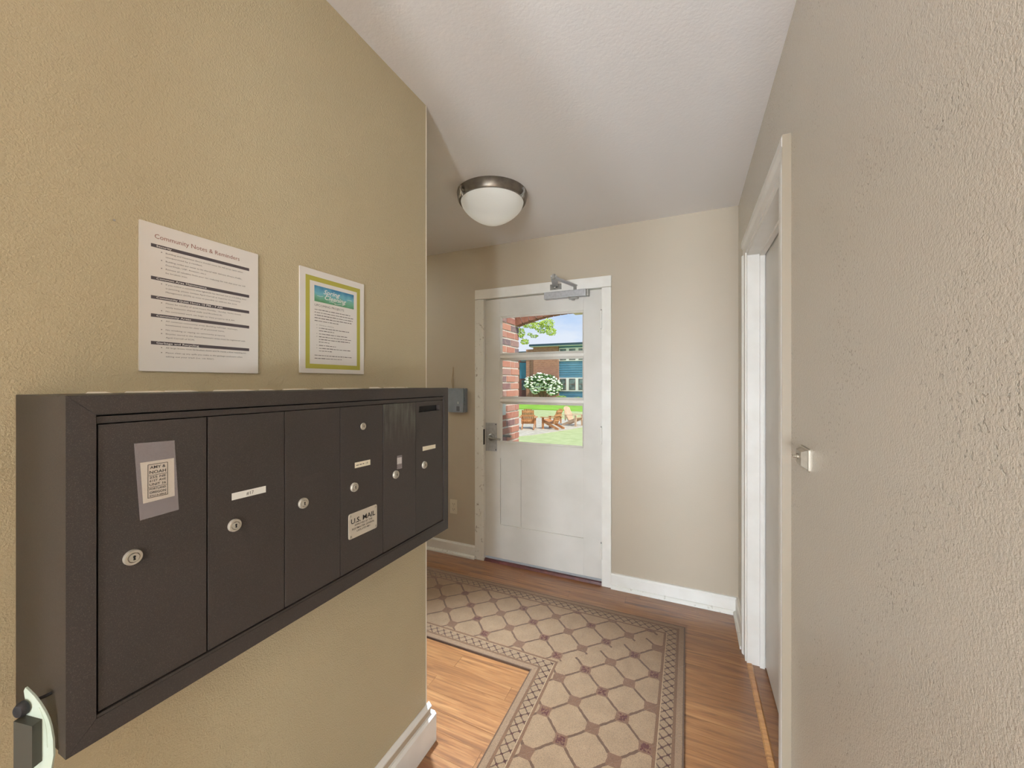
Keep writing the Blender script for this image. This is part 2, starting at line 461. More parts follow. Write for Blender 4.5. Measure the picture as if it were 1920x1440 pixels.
struct('wall_rear', MB().box(LX0, WX0, LY0 - .12, LY0, 0, ZC).box(WX1, LX1, LY0 - .12, LY0, 0, ZC).box(WX0, WX1, LY0 - .12, LY0, 0, WZ0).box(WX0, WX1, LY0 - .12, LY0, WZ1, ZC), 'lobby',
       'pale lobby wall with a wide window behind the viewer')
struct('wall_lobby_left', MB().box(LX0 - .12, LX0, LY0 - .12, LY1 + .12, 0, ZC).box(LX0, XL - .13, LY1, LY1 + .12, 0, ZC), 'lobby', 'pale lobby wall at the left behind the viewer')
struct('wall_lobby_right', MB().box(LX1, LX1 + .12, LY0 - .12, LY1 + .12, 0, ZC).box(.42, LX1, LY1, LY1 + .12, 0, ZC), 'lobby', 'pale lobby wall at the right behind the viewer')
struct('wall_shade_stub', MB().box(XL, -.64, LYA, LYA + .12, 0, ZC), 'lobby', 'unseen pale wall stub added to shade the mailbox end')  # stub added out of view to keep lamp light off the mailbox end
wn = struct('window_1', MB().box(WX0, WX0 + .05, LY0 - .1, LY0, WZ0, WZ1).box(WX1 - .05, WX1, LY0 - .1, LY0, WZ0, WZ1).box(WX0, WX1, LY0 - .1, LY0, WZ0, WZ0 + .05).box(WX0, WX1, LY0 - .1, LY0, WZ1 - .05, WZ1).box(-.43, -.37, LY0 - .1, LY0, WZ0, WZ1),
            'white', 'white framed lobby window behind the viewer', 'window')
obj('pane', MB().box(WX0 + .04, -.42, LY0 - .052, LY0 - .048, WZ0 + .04, WZ1 - .04), 'glass', wn)
obj('pane', MB().box(-.38, WX1 - .04, LY0 - .052, LY0 - .048, WZ0 + .04, WZ1 - .04), 'glass', wn)
struct('wall_hall_end', MB().box(-4.3, -4.2, Y_CORNER, YB, 0, ZC), 'wall_back', 'tan wall closing the side hall at far left')

def skirting(name, mb_board, mb_shoe, label, origin):
    o = struct(name, mb_board, 'white', label, 'baseboard', origin=origin)
    obj('shoe_moulding', mb_shoe, 'white_worn', o)
    return o
skirting('baseboard_back', MB().extrude([(YB, 0), (YB - .016, 0), (YB - .016, .088), (YB - .010, .098), (YB, .10)], -.474, XR, 'x'),
         MB().extrude([(YB - .016, 0), (YB - .03, 0), (YB - .029, .012), (YB - .022, .022), (YB - .016, .024)], -.474, XR - .03, 'x'),
         'white baseboard under the tan wall right of the entrance door', (-.1, YB, 0))
skirting('baseboard_back_left', MB().extrude([(YB, 0), (YB - .016, 0), (YB - .016, .088), (YB - .010, .098), (YB, .10)], -4.2, -1.528, 'x'),
         MB().extrude([(YB - .016, 0), (YB - .03, 0), (YB - .029, .012), (YB - .022, .022), (YB - .016, .024)], -4.2, -1.528, 'x'),
         'white baseboard left of the entrance door below the outlet', (-2, YB, 0))
skirting('baseboard_right', MB().extrude([(XR, 0), (XR - .016, 0), (XR - .016, .088), (XR - .010, .098), (XR, .10)], 2.34, YB - .016, 'y'),
         MB().extrude([(XR - .016, 0), (XR - .03, 0), (XR - .029, .012), (XR - .022, .022), (XR - .016, .024)], 2.34, YB - .016, 'y'),
         'short white baseboard between wall corner and side door casing', (XR, 2.5, 0))
bl = struct('baseboard_left', MB().extrude([(XL, 0), (XL + .026, 0), (XL + .026, .104), (XL + .018, .112), (XL, .112)], LYA + .12, Y_CORNER + .026, 'y')
            .box(-4.2, XL - .0005, Y_CORNER, Y_CORNER + .026, 0, .112), 'white', 'white stepped baseboard at the foot of the mailbox wall', 'baseboard', origin=(XL, 1.0, 0))
obj('skirting_face', MB().box(XL, XL + .011, LYA + .12, Y_CORNER + .011, .112, .136), 'beige_face', bl)
obj('skirting_cap', MB().extrude([(XL, .136), (XL + .014, .136), (XL + .014, .141), (XL + .003, .152), (XL, .152)], LYA + .12, Y_CORNER + .012, 'y'), 'white', bl)

# ------------------------------------------------------------------ entrance door casing
trim1 = thing('trim_1', 'white painted casing around the half-glazed entrance door', 'door casing', (-1, YB, 0), kind='structure')
CF = YB - .018
obj('casing_leg', MB().box(-1.528, -1.450, CF, YB, 0, 2.036, .003), 'white_worn', trim1)
obj('casing_leg', MB().box(-.538, -.474, CF, YB, 0, 2.036, .003), 'white', trim1)
obj('casing_head', MB().box(-1.528, -.474, CF, YB, 2.038, 2.113, .003), 'white', trim1)
obj('jamb', MB().box(DX0, DX0 + .008, YB, 2.85, 0, DZ1), 'white', trim1)
obj('jamb', MB().box(DX1 - .008, DX1, YB, 2.85, 0, DZ1), 'white', trim1)
obj('jamb_head', MB().box(DX0, DX1, YB, 2.85, DZ1 - .008, DZ1), 'white', trim1)
obj('strike_plate', MB().box(-1.4515, -1.4485, CF - .002, YB, .905, 1.025), 'black', trim1)
trim2 = struct('trim_2', MB().extrude([(2.682, 0), (2.688, .016), (2.704, .018), (2.704, 0)], DX0 + .008, DX1 - .008, 'x'), 'maroon', 'dark maroon threshold strip under the entrance door', 'threshold', origin=(-1, YB, 0))

obj('threshold_cap', MB().box(DX0 + .008, DX1 - .008, 2.704, 2.87, 0, .018), 'bwhite_', trim2)
# ------------------------------------------------------------------ entrance door
D0, D1 = 2.699, 2.743
SX0, SX1, SZ0, SZ1 = -1.446, -.540, .037, 2.031
GX0, GX1, GZ0, GZ1 = -1.318, -.668, .928, 1.895
door = thing('door_1', 'white half-glazed entrance door with three stacked panes', 'door', (-1, D0, SZ0), kind='structure')
obj('stile', MB().box(SX0, GX0, D0, D1, SZ0, SZ1, .002), 'door_white', door)
obj('stile', MB().box(GX1, SX1, D0, D1, SZ0, SZ1, .002), 'door_white', door)
obj('top_rail', MB().box(GX0, GX1, D0, D1, GZ1, SZ1), 'door_white', door)
obj('lock_rail', MB().box(GX0, GX1, D0, D1, .808, GZ0), 'door_white', door)
obj('bottom_rail', MB().box(GX0, GX1, D0, D1, SZ0, .296), 'door_white', door)
obj('door_panel', MB().box(GX0 + .001, -1.1482, D0 + .010, D1 - .008, .296, .808), 'door_white', door)
obj('door_panel', MB().box(-1.1462, GX1 - .001, D0 + .010, D1 - .006, .296, .808), 'door_white', door)
for z in (1.586, 1.252):
    obj('muntin', MB().extrude([(D0 + .002, z - .010), (D0 + .012, z - .017), (D1 - .004, z - .017), (D1 - .004, z + .017), (D0 + .012, z + .017), (D0 + .002, z + .010)], GX0, GX1, 'x'), 'white', door)
bd = .012
for za, zb in ((GZ0, 1.235), (1.269, 1.569), (1.603, GZ1)):
    pn = obj('pane', MB().box(GX0, GX1, D0 + .020, D0 + .023, za, zb), 'glass', door)
    m = MB()
    m.extrude([(D0 + .020, za), (D0 + .006, za), (D0 + .020, za + bd)], GX0, GX1, 'x').extrude([(D0 + .020, zb), (D0 + .006, zb), (D0 + .020, zb - bd)], GX0, GX1, 'x')
    m.extrude([(GX0, D0 + .020), (GX0, D0 + .006), (GX0 + bd, D0 + .020)], za, zb, 'z').extrude([(GX1, D0 + .020), (GX1, D0 + .006), (GX1 - bd, D0 + .020)], za, zb, 'z')
    obj('glazing_bead', m, 'white', pn)
lv = obj('handle_plate', MB().box(-1.442, -1.344, D0 - .003, D0, .856, 1.076, .001), 'alu', door)
obj('rose', MB().lathe([(0, -.020), (.018, -.020), (.026, -.014), (.028, 0)], (-1.388, D0 - .003, .966), 'y', 24), 'steel', lv, smooth=True)
obj('lever', MB().tube([(-1.388, D0 - .015, .966), (-1.388, D0 - .045, .966), (-1.380, D0 - .056, .965), (-1.362, D0 - .060, .963), (-1.315, D0 - .058, .960), (-1.290, D0 - .050, .958)], [.011, .011, .011, .009, .008, .007], 10), 'steel', lv, smooth=True)
for z in (.868, 1.064): obj('screw', MB().lathe([(0, -.003), (.004, -.002), (.005, 0)], (-1.353, D0 - .003, z), 'y', 10), 'wifi_dark', lv)
obj('outside_lever', MB().tube([(-1.388, D1, .966), (-1.388, D1 + .05, .966), (-1.37, D1 + .058, .966), (-1.27, D1 + .055, .964)], .009, 8), 'steel', door, smooth=True)
for za, zb in ((1.755, 1.878), (.968, 1.082), (.184, .292)):
    h = obj('hinge', MB().tube([(-.5395, CF - .004, za), (-.5395, CF - .004, zb)], .0065, 10).box(-.545, -.540, CF - .002, YB + .01, za, zb), 'white_worn', door)
    obj('hinge_pin', MB().tube([(-.5395, CF - .004, zb), (-.5395, CF - .004, zb + .008)], .0045, 8), 'steel', h)

cl = thing('door_closer', 'silver door closer with folding arm above the glass of the entrance door', 'door closer', (-.785, D0, 1.985))
obj('body', MB().box(-.945, -.640, D0 - .052, D0, 1.986, 2.034, .006), 'alu', cl)
obj('end_cap', MB().box(-.640, -.622, D0 - .050, D0, 1.985, 2.033, .007), 'steel', cl)
obj('valve_block', MB().box(-.765, -.70, D0 - .040, D0 - .01, 1.974, 1.986, .002).tube([(-.735, D0 - .025, 1.966), (-.735, D0 - .025, 1.986)], .012, 12), 'steel', cl)
SP = (-.722, D0 - .026)
obj('spindle', MB().tube([(SP[0], SP[1], 2.034), (SP[0], SP[1], 2.068)], .011, 12), 'steel', cl)
EL = (-.79, 2.405)
def flat_arm(a, b, z, wd, th):
    a = Vector((a[0], a[1])); b = Vector((b[0], b[1])); d = (b - a).normalized(); n = Vector((-d.y, d.x)) * wd / 2
    pts = [a + n, b + n, b - n, a - n]
    return MB().extrude([(p.x, p.y) for p in pts], z, z + th, 'z')
obj('main_arm', flat_arm(SP, EL, 2.062, .036, .008), 'alu', cl)
obj('elbow', MB().tube([(EL[0], EL[1], 2.055), (EL[0], EL[1], 2.086)], .011, 12), 'steel', cl)
obj('forearm', flat_arm(EL, (-.862, CF - .012), 2.071, .040, .008), 'alu', cl)
obj('bracket', MB().box(-.905, -.82, CF - .006, CF, 2.052, 2.092, .002).tube([(-.862, CF - .014, 2.06), (-.862, CF - .014, 2.09)], .010, 10), 'steel', cl)

# ------------------------------------------------------------------ side door on the right
trim3 = thing('trim_3', 'white moulded casing around the side door in the right wall', 'door casing', (XR, 1.85, 0), kind='structure')
CX = XR - .022
def casing_prof(y_out, y_in):
    d = 1 if y_in > y_out else -1
    return [(XR, y_out), (CX, y_out), (CX - .002, y_out + d * .01), (CX - .002, y_out + d * .03), (CX + .006, y_out + d * .04), (CX + .006, y_in), (XR, y_in)]
obj('casing_leg', MB().extrude(casing_prof(2.338, RY1), 0, 2.036, 'z'), 'white', trim3)
obj('casing_leg', MB().extrude(casing_prof(1.378, RY0), 0, 2.036, 'z'), 'white', trim3)
obj('painted_edge', MB().box(CX - .0005, XR, 1.3765, 1.378, 0, 2.118), 'edge_tan', trim3)
obj('casing_head', MB().extrude([(XR, 2.118), (CX, 2.118), (CX - .002, 2.108), (CX - .002, 2.085), (CX + .006, 2.072), (CX + .006, 2.034), (XR, 2.034)], 1.378, 2.338, 'y'), 'white', trim3)
JT = .02
obj('jamb', MB().box(CX + .012, .42, RY1 - JT, RY1, 0, RZ1), 'white', trim3)
obj('jamb', MB().box(CX + .012, .42, RY0, RY0 + JT, 0, RZ1), 'white', trim3)
obj('jamb_head', MB().box(CX + .012, .42, RY0 + JT, RY1 - JT, RZ1 - JT, RZ1), 'white', trim3)
obj('door_stop', MB().box(.318, .338, RY1 - JT - .012, RY1 - JT, 0, RZ1 - JT).box(.318, .338, RY0 + JT, RY0 + JT + .012, 0, RZ1 - JT).box(.318, .338, RY0 + JT, RY1 - JT, RZ1 - JT - .012, RZ1 - JT), 'white', trim3)
sd = thing('door_2', 'plain white side door set back in the right wall', 'door', (.36, 1.85, 0), kind='structure')
obj('slab', MB().box(.342, .382, RY0 + JT + .003, RY1 - JT - .003, .012, RZ1 - JT - .004, .002), 'door_white', sd)
obj('door_knob', MB().lathe([(0, -.05), (.02, -.047), (.027, -.035), (.02, -.02), (.01, -.012), (.012, -.004), (.028, 0)], (.342, RY0 + JT + .06, .95), 'x', 20), 'nickel', sd, smooth=True)
th = struct('trim_4', MB().box(XR + .0, .42, RY0 + JT, RY1 - JT, -.012, .003), 'floor', 'oak floor strip inside the side doorway', 'threshold', origin=(XR, 1.85, 0))
obj('edge_strip', MB().extrude([(XR - .012, 0), (XR - .008, .006), (XR + .008, .008), (XR + .014, .003)], RY0 + JT, RY1 - JT, 'y'), 'oak_strip', th)
struct('wall_side_room', MB().box(.42, .44, 1.2, 2.5, 0, ZC), 'door_white', 'wall closing the side doorway behind its door')

# ------------------------------------------------------------------ ceiling light and added fill lamps
def ceiling_light(cx, cy, dome, label, group=None):
    t = thing('ceiling_light', label, 'ceiling light', (cx, cy, ZC), group)
    obj('ring', MB().lathe([(.150, 0), (.196, 0), (.198, -.006), (.190, -.044), (.186, -.050), (.176, -.050), (.178, -.030), (.150, -.006)], (cx, cy, ZC), n=64), 'ring', t, smooth=True)
    prof = [(.176, -.040)]
    for i in range(0, 13):
        a = R(90 * i / 12); tt = math.sin(a); prof.append((.176 * max(0, 1 - tt ** 1.6) ** .68 if i < 12 else 0, -.050 - .124 * tt))
    obj('shade', MB().lathe(prof, (cx, cy, ZC), n=64), dome, t, smooth='all')
    obj('socket_pan', MB().lathe([(0, -.004), (.15, -.004), (.15, -.012), (.05, -.012), (.03, -.035), (.012, -.040), (0, -.040)], (cx, cy, ZC), n=32), 'card', t)
    for a in (242, 354, 118):
        ca, sa = math.cos(R(a)), math.sin(R(a))
        def P(r, tt, z): return (cx + ca * r - sa * tt, cy + sa * r + ca * tt, ZC + z)
        m = MB(); m.tube([P(.190, 0, -.016), P(.203, 0, -.018), P(.205, 0, -.034), P(.196, 0, -.052), P(.190, .0, -.066)], [.007, .008, .006, .005, .003], 8)
        for k in (-1, 1): m.tube([P(.200, 0, -.040), P(.197, k * .010, -.054), P(.188, k * .020, -.062)], [.005, .004, .002], 6)
        obj('clip', m, 'steel', t, smooth=True)
    return t
ceiling_light(-1.006, 1.96, 'frost', 'frosted glass dome ceiling light with bronze ring near the entrance door')
for lx, ly, wh in ((-1.5, -2.2, 'left'), (-.32, -2.0, 'middle'), (.75, -2.2, 'right')):  # lobby domes added out of view as fill light
    ceiling_light(lx, ly, 'dome_fill', 'unseen added fill light with frosted dome at the %s of the lobby behind the viewer' % wh, 'added lobby fill lights')
for px_, py_, wh in ((-.98, -3.05, 'leftmost'), (-.32, -3.15, 'middle'), (.34, -3.05, 'rightmost')):  # unseen globes added as low cool fill in place of daylight
    t = thing('fill_globe', 'unseen added fill lamp with white globe, %s of three in the lobby behind the viewer' % wh, 'added fill lamp', (px_, py_, 0), 'added lobby fill lamps')
    obj('base', MB().lathe([(0, .03), (.03, .03), (.13, .015), (.14, 0), (0, 0)], (px_, py_, 0), n=28), 'ring', t)
    obj('pole', MB().tube([(px_, py_, .02), (px_, py_, .70)], .012, 10), 'ring', t)
    obj('globe', MB().lathe([(.16 * math.sin(math.pi * i / 16), .84 + .16 * math.cos(math.pi * i / 16)) for i in range(17)], (px_, py_, 0), n=32), 'globe', t, smooth='all')
t = thing('fill_spot', 'unseen added downlight in the side hall ceiling behind the wall corner', 'fill_spot', (-1.28, 1.52, ZC))  # hidden spot added to brighten the floor by the wall corner
obj('trim_ring', MB().lathe([(.045, -.002), (.062, -.004), (.066, 0), (.045, 0)], (-1.28, 1.52, ZC), n=28), 'white', t)
sl = bpy.data.lights.new('fill_spot_lamp', 'SPOT'); sl.energy = FILL_SPOT_POWER; sl.spot_size = R(50); sl.spot_blend = .9; sl.shadow_soft_size = .05; sl.color = (.62, .80, 1.0)
so = bpy.data.objects.new('fill_spot_lamp', sl); COL.objects.link(so); so.location = (-1.28, 1.52, ZC - .012)
so.rotation_euler = Vector((.22, -.04, -1)).to_track_quat('-Z', 'Y').to_euler()
def fill_uplighter(x, y, label):  # unseen lamp added to bounce fill light off the hall ceiling
    t = thing('fill_uplighter', label, 'added fill lamp', (x, y, 0))
    obj('base', MB().lathe([(0, .03), (.03, .03), (.13, .015), (.14, 0), (0, 0)], (x, y, 0), n=28), 'ring', t)
    obj('pole', MB().tube([(x, y, .02), (x, y, 1.72)], .012, 10), 'ring', t)
    obj('bowl', MB().lathe([(.01, 1.70), (.10, 1.715), (.15, 1.76), (.175, 1.86), (.17, 1.86), (.145, 1.765), (.095, 1.722), (.0, 1.715)], (x, y, 0), n=32), 'ring', t, smooth=True)
    obj('bulb', MB().lathe([(0, 1.762), (.10, 1.758), (.11, 1.748), (.09, 1.735), (0, 1.730)], (x, y, 0), n=24), 'fill_uplight', t)
fill_uplighter(-3.5, 1.5, 'unseen bronze uplighter added for fill light at the far end of the side hall')

# ------------------------------------------------------------------ mailbox bank
MX = -.744
mb_ = thing('mailbox_bank', 'dark bronze wall-mounted bank of six mailboxes', 'mailbox', (XL, .67, .892))
A0, A1, B0, B1 = .226, 1.121, .892, 1.370
I0, I1, J0, J1 = .255, 1.097, .923, 1.3425
obj('cabinet', MB().box(XL, MX - .022, A0 + .001, A1 - .001, B0 + .001, B1 - .001, .001), 'box', mb_)
F0 = MX - .023
def rail(pts): return MB().extrude(pts, F0, MX, 'x')
g = .0004
obj('frame_rail', rail([(A0, B1), (A1, B1), (I1, J1), (I0, J1)]), 'box', mb_)
obj('frame_rail', rail([(A0, B0), (A1, B0), (I1, J0), (I0, J0)]), 'box', mb_)
obj('frame_rail', rail([(A0, B0 + g), (A0, B1 - g), (I0, J1 - g), (I0, J0 + g)]), 'box', mb_)
obj('frame_rail', rail([(A1, B0 + g), (A1, B1 - g), (I1, J1 - g), (I1, J0 + g)]), 'box', mb_)
obj('backing', MB().box(F0 + .002, F0 + .006, I0, I1, J0, J1), 'black', mb_)
obj('header_strip', MB().box(F0 + .006, MX - .003, I0 + .0015, I1 - .0015, 1.3303, 1.3398), 'box', mb_)
obj('lip_strip', MB().box(F0 + .006, MX - .001, I0 + .001, I1 - .001, J0, .9275), 'box', mb_)
YS = [.2568, .393, .533, .672, .813, .952, 1.0955]
gaps = [.0012, .0012, .0009, .0008, .0014, .0006, .0014]
DF = MX - .003
doors = []
lab6 = ['with an address card under clear tape', 'with the white #17 strip', 'with no label', 'with the silver mail plate', 'with pale scuff marks', 'with a mail slot at the top']
for i in range(6):
    y0, y1 = YS[i] + gaps[i], YS[i + 1] - gaps[i + 1]
    if i == 5:   # outgoing slot cut through
        sy0, sy1, sz0, sz1 = .968, 1.073, 1.2965, 1.3145
        m = MB().box(F0 + .008, DF, y0, sy0, .9295, 1.3285).box(F0 + .008, DF, sy1, y1, .9295, 1.3285).box(F0 + .008, DF, sy0, sy1, .9295, sz0).box(F0 + .008, DF, sy0, sy1, sz1, 1.3285)
        d = obj('mailbox_door', m, 'box', mb_)
        obj('slot', MB().box(F0 + .0065, F0 + .0085, sy0, sy1, sz0, sz1), 'black', d)
    else:
        d = obj('mailbox_door', MB().box(F0 + .008, DF, y0, y1, .9295, 1.3285, .0008), 'box_scuff' if i == 4 else 'box', mb_)
    d['label'] = 'mailbox door ' + lab6[i]
    doors.append(d)
def lock(y, z, d, r=.0112, h=.005, pale=True):
    m = MB(); m.lathe([(r, 0), (r, h * .6), (r * .92, h), (r * .64, h), (r * .62, h * .3), (r * .54, h * .3), (r * .53, h * 1.25), (0, h * 1.25)], (DF, y, z), 'x', 28)
    o = obj('lock', m, ['nickel_pale', 'black'], d, smooth=True)
    kb = bmesh.new(); kb.from_mesh(o.data)
    hx = h * 1.25 + .0002
    o0 = ORG[d.name]
    def add(pts):
        f = kb.faces.new([kb.verts.new(Vector((DF + hx, y + a, z + b)) - o0) for a, b in pts]); f.material_index = 1
    add([(r * .16 * math.cos(k * math.pi / 5), r * .14 + r * .16 * math.sin(k * math.pi / 5)) for k in range(10)])
    add([(-r * .09, r * .1), (-r * .12, -r * .32), (r * .16, -r * .32), (r * .07, r * .1)])
    kb.to_mesh(o.data); kb.free()
    return o
for i, (y, z) in enumerate([(.2945, 1.130), (.436, 1.130), (.574, 1.131), (.713, 1.131), (.862, 1.130), (.992, 1.132)]): lock(y, z, doors[i])
lock(.743, 1.277, doors[3], .0088, .002)
# address card under tape (tilted slightly)
def flat(x, pts, th=.0003): return MB().extrude(pts, x, x + th, 'x')
obj('tape', flat(DF + .0007, [(.296, 1.297), (.346, 1.295), (.352, 1.183), (.303, 1.181)], .0002), 'tape', doors[0])
obj('address_card', flat(DF + .0001, [(.3035, 1.267), (.3455, 1.267), (.3465, 1.2065), (.307, 1.205)]), 'card', doors[0])
tx = DF + .0011
bx0, bx1, bz0, bz1 = .3120, .3370, 1.2115, 1.2625
def fr(x, y0, y1, z0, z1, t):
    return MB().box(x, x + .0001, y0, y1, z0, z0 + t).box(x, x + .0001, y0, y1, z1 - t, z1).box(x, x + .0001, y0, y0 + t, z0 + t, z1 - t).box(x, x + .0001, y1 - t, y1, z0 + t, z1 - t)
obj('card_border', fr(tx, bx0, bx1, bz0, bz1, .0006).box(tx, tx + .0001, bx0 + .001, bx1 - .001, 1.2455, 1.2460).box(tx, tx + .0001, bx0 + .001, bx1 - .001, 1.2275, 1.2280), 'ink', doors[0])
for s, z, hh, wd in (('AMY &', 1.2555, .0045, .0195), ('NOAH', 1.2480, .0048, .0205), ('255 NE', 1.2407, .0036, .0205), ('61ST AVE', 1.2355, .0034, .0205), ('UNIT 16', 1.2297, .0038, .0205),
                     ('PORTLAND', 1.2232, .0032, .0205), ('OREGON', 1.2175, .0038, .0205), ('97213-2863', 1.2130, .0026, .0205)):
    letters_x('lettering', s, tx, (bx0 + bx1) / 2, z, 'ink', doors[0], height=hh, width=wd, align='CENTER', bold=.01)
obj('name_strip', flat(DF + .0001, [(.432, 1.1755), (.494, 1.1745), (.494, 1.187), (.432, 1.188)]), 'label', doors[1])
letters_x('lettering', '#17', DF + .0006, .464, 1.1785, 'ink', doors[1], height=.0062, align='CENTER')
obj('faded_label_mark', flat(DF + .0001, [(.575, 1.174), (.618, 1.178), (.623, 1.181), (.623, 1.187), (.617, 1.189), (.575, 1.183)], .0002), 'box_scuff', doors[2])
obj('name_strip', flat(DF + .0001, [(.716, 1.1765), (.767, 1.1755), (.767, 1.189), (.716, 1.190)]), 'card', doors[3])
def blurred_words(x, y, z, wd, hgt, mat, par, seed):
    # print too small and blurred to read: word-long marks
    r = random.Random(seed); m = MB(); a = y
    while a < y + wd - hgt:
        L = min(r.uniform(1.6, 5.5) * hgt, y + wd - a); m.box(x, x + .0001, a, a + L, z + hgt * r.uniform(.0, .12), z + hgt * r.uniform(.55, .8)); a += L + hgt * .7
    o = obj('print_line', m, mat, par); o['kind'] = 'stuff'; return o
blurred_words(DF + .0005, .720, 1.1815, .026, .0034, 'ink_soft', doors[3], 4)
letters_x('lettering', '19', DF + .0006, .752, 1.1795, 'ink', doors[3], height=.0062)
pl = obj('mail_plate', MB().rbox(DF, DF + .0012, .696, .790, 1.0065, 1.068, .005, 'x'), 'plate', doors[3])
for yy in (.7015, .7845):
    for zz in (1.0125, 1.0625):
        m = MB().lathe([(.0029, 0), (.0026, .0009), (0, .0013)], (DF + .0012, yy, zz), 'x', 14)
        obj('rivet', m, 'nickel', doors[3], smooth=True)
for s, z, hh, wd, bo in (('U.S. MAIL', 1.0425, .0125, .080, .02), ('APPROVED BY THE', 1.0345, .0048, .058, .008), ('POSTMASTER GENERAL', 1.0265, .0048, .074, .008), ('USPS-STD-4B+', 1.0190, .0046, .045, .008)):
    letters_x('lettering', s, DF + .0016, .743, z, 'ink', doors[3], height=hh, width=wd, align='CENTER', bold=bo)
obj('tape', flat(DF + .0006, [(.868, 1.143), (.889, 1.142), (.889, 1.180), (.868, 1.181)], .0002), 'tape', doors[4])
obj('name_tag', flat(DF + .0001, [(.869, 1.157), (.888, 1.1565), (.888, 1.174), (.869, 1.175)]), 'label', doors[4])
obj('name_strip', flat(DF + .0001, [(.985, 1.176), (1.052, 1.175), (1.052, 1.187), (.985, 1.189)]), 'card', doors[5])
m = MB(); yy = .30
while yy < 1.2:
    L = random.uniform(.03, .10); hgt = random.choice([.001, .0015, .003, .006]) if random.random() < .55 else .0015
    if yy < A1 - .01: m.hexa([(XL, yy, B1 - .002), (XL + .008, yy, B1 - .001), (XL + .008, min(yy + L, A1 - .004), B1 - .001), (XL, min(yy + L, A1 - .004), B1 - .002)],
           [(XL, yy + .004, B1 + hgt), (XL + .003, yy + .004, B1 + hgt * .5 + .0005), (XL + .003, min(yy + L * .8, A1 - .006), B1 + hgt * .5 + .0005), (XL, min(yy + L * .8, A1 - .006), B1 + hgt)])
    yy += L * random.uniform(.9, 1.6)
obj('caulk_bead', m, 'caulk', mb_)['kind'] = 'stuff'

# pale blade-like plastic tag hooked on the mailbox end
TO = Vector((-0.7825, 0.2120, 0.9561))
t = thing('plastic_tag', 'pale green curved plastic tag with black knob at the left end of the mailboxes', 'plastic tag', TO)
TM = Matrix.Translation(TO) @ Matrix.Rotation(R(24.28), 4, 'Z')       # local x runs along the tag's face, z up, y away from the viewer
K = .000704
def tag_pts(px): return [((u - 70) * K, (1330 - v) * K) for u, v in px]
obj('blade', MB().extrude(tag_pts([(49.5, 1288), (56, 1294), (66, 1304), (76, 1317), (86, 1333), (93, 1348), (97, 1362), (101, 1385), (102, 1415), (98, 1440), (44, 1440), (38, 1410), (39, 1375), (43, 1345), (48, 1322), (48.5, 1308), (46.5, 1294)]), -.0012, .0012, 'y').xf(TM), 'pale_green', t)
obj('blade_rib', MB().tube([((u - 70) * K, -.0013, (1330 - v) * K) for u, v in ((75, 1325), (80, 1336), (85, 1350), (89, 1368), (91, 1400))], .0007, 6).xf(TM), 'pale_green', t)
obj('knob', MB().lathe([(0, -.010), (.006, -.0095), (.0078, -.006), (.0078, -.002), (.005, .0)], ((51 - 70) * K, -.0012, (1323 - 1330) * -K), 'y', 18, 1, 1.25).xf(TM), 'black_plastic', t, smooth=True)
obj('clip_block', MB().extrude(tag_pts([(47, 1338), (81, 1347), (81, 1425), (47, 1425)]), -.012, -.0012, 'y').xf(TM), 'dark_block', t)
obj('hook', MB().tube([((60 - 70) * K, .001, (1316 - 1330) * -K), ((66 - 70) * K, .012, (1318 - 1330) * -K), ((70 - 70) * K, .022, (1318 - 1330) * -K)], .0022, 8).xf(TM), 'black_plastic', t)

# ------------------------------------------------------------------ notices
def notice(name, label, y0, y1, z0, z1, dy=0):
    t = thing(name, label, 'notice', (XL, (y0 + y1) / 2, z0))
    obj('sheet', MB().rbox(XL + .001, XL + .0045, y0, y1, z0, z1, .0015, 'x', 2), 'paper', t)
    return t
NX = XL + .0047
n1 = notice('notice_sheet', 'laminated white sheet of community notes with dark heading bars', .3695, .5855, 1.4085, 1.6855)
letters_x('title_lettering', 'Community Notes & Reminders', NX, .392, 1.6585, 'ink_title', n1, height=.0088, width=.152)
HB = [(1.6475, 'Security', .024), (1.5865, 'Common Area Maintenance', .084), (1.5505, 'Community Quiet Hours 10 PM - 7 AM', .114), (1.5165, 'Community Areas', .056), (1.4650, 'Garbage and Recycling', .070)]
for z, s, wd in HB:
    b_ = obj('heading_bar', MB().box(NX - .0002, NX, .3865, .5650, z - .0062, z), 'ink_bar', n1)
    letters_x('heading_lettering', s, NX + .0003, .3945, z - .0046, 'ink_white', b_, height=.0036, width=wd, bold=.012)
def para(y, z, lines, par, sz=.0028, dz=.0072, w_=None):
    obj('bullet', MB().lathe([(.0009, 0), (.0009, .0002), (0, .0002)], (NX, y - .0065, z + sz * .45), 'x', 8), 'ink_soft', par)
    for k, s in enumerate(lines):
        s, wd = s if isinstance(s, tuple) else (s, None)
        letters_x('text_line', s, NX + .0001, y, z - k * dz, 'ink_soft', par, height=sz, width=wd)
TY = .4090
para(TY, 1.6335, [('Building and basement doors should never be left prop open when', .1420), ('unsupervised by a resident.', .062)], n1)
para(TY, 1.6180, [('Building codes are never to be shared with delivery drivers (FedEx,', .1400), ('DoorDash, USP, Amazon, etc.)', .068)], n1)
para(TY, 1.6030, [('Remove all valuables from your car, reducing the risk that your car will', .1470), ('be broken into.', .036)], n1)
para(TY, 1.5735, [('If you notice a common area lightbulb has burned out or a building door', .1500), ('is jamming, please contact April Carroll at Superior Community', .1370), ('Management (SCM) as soon as possible to address the issue.', .130)], n1)
para(TY, 1.5375, [('Please be mindful of quiet hours Monday - Sunday. Noise travels', .1380), ('easily between shared walls and floorboards.', .100)], n1)
para(TY, 1.5225, [('No contracted work can begin on View property till 8 AM.', .125)], n1)
para(TY, 1.5035, [('All common community areas (building hallways, stairways,', .1310), ('basements) must be clear of all personal items.', .104)], n1)
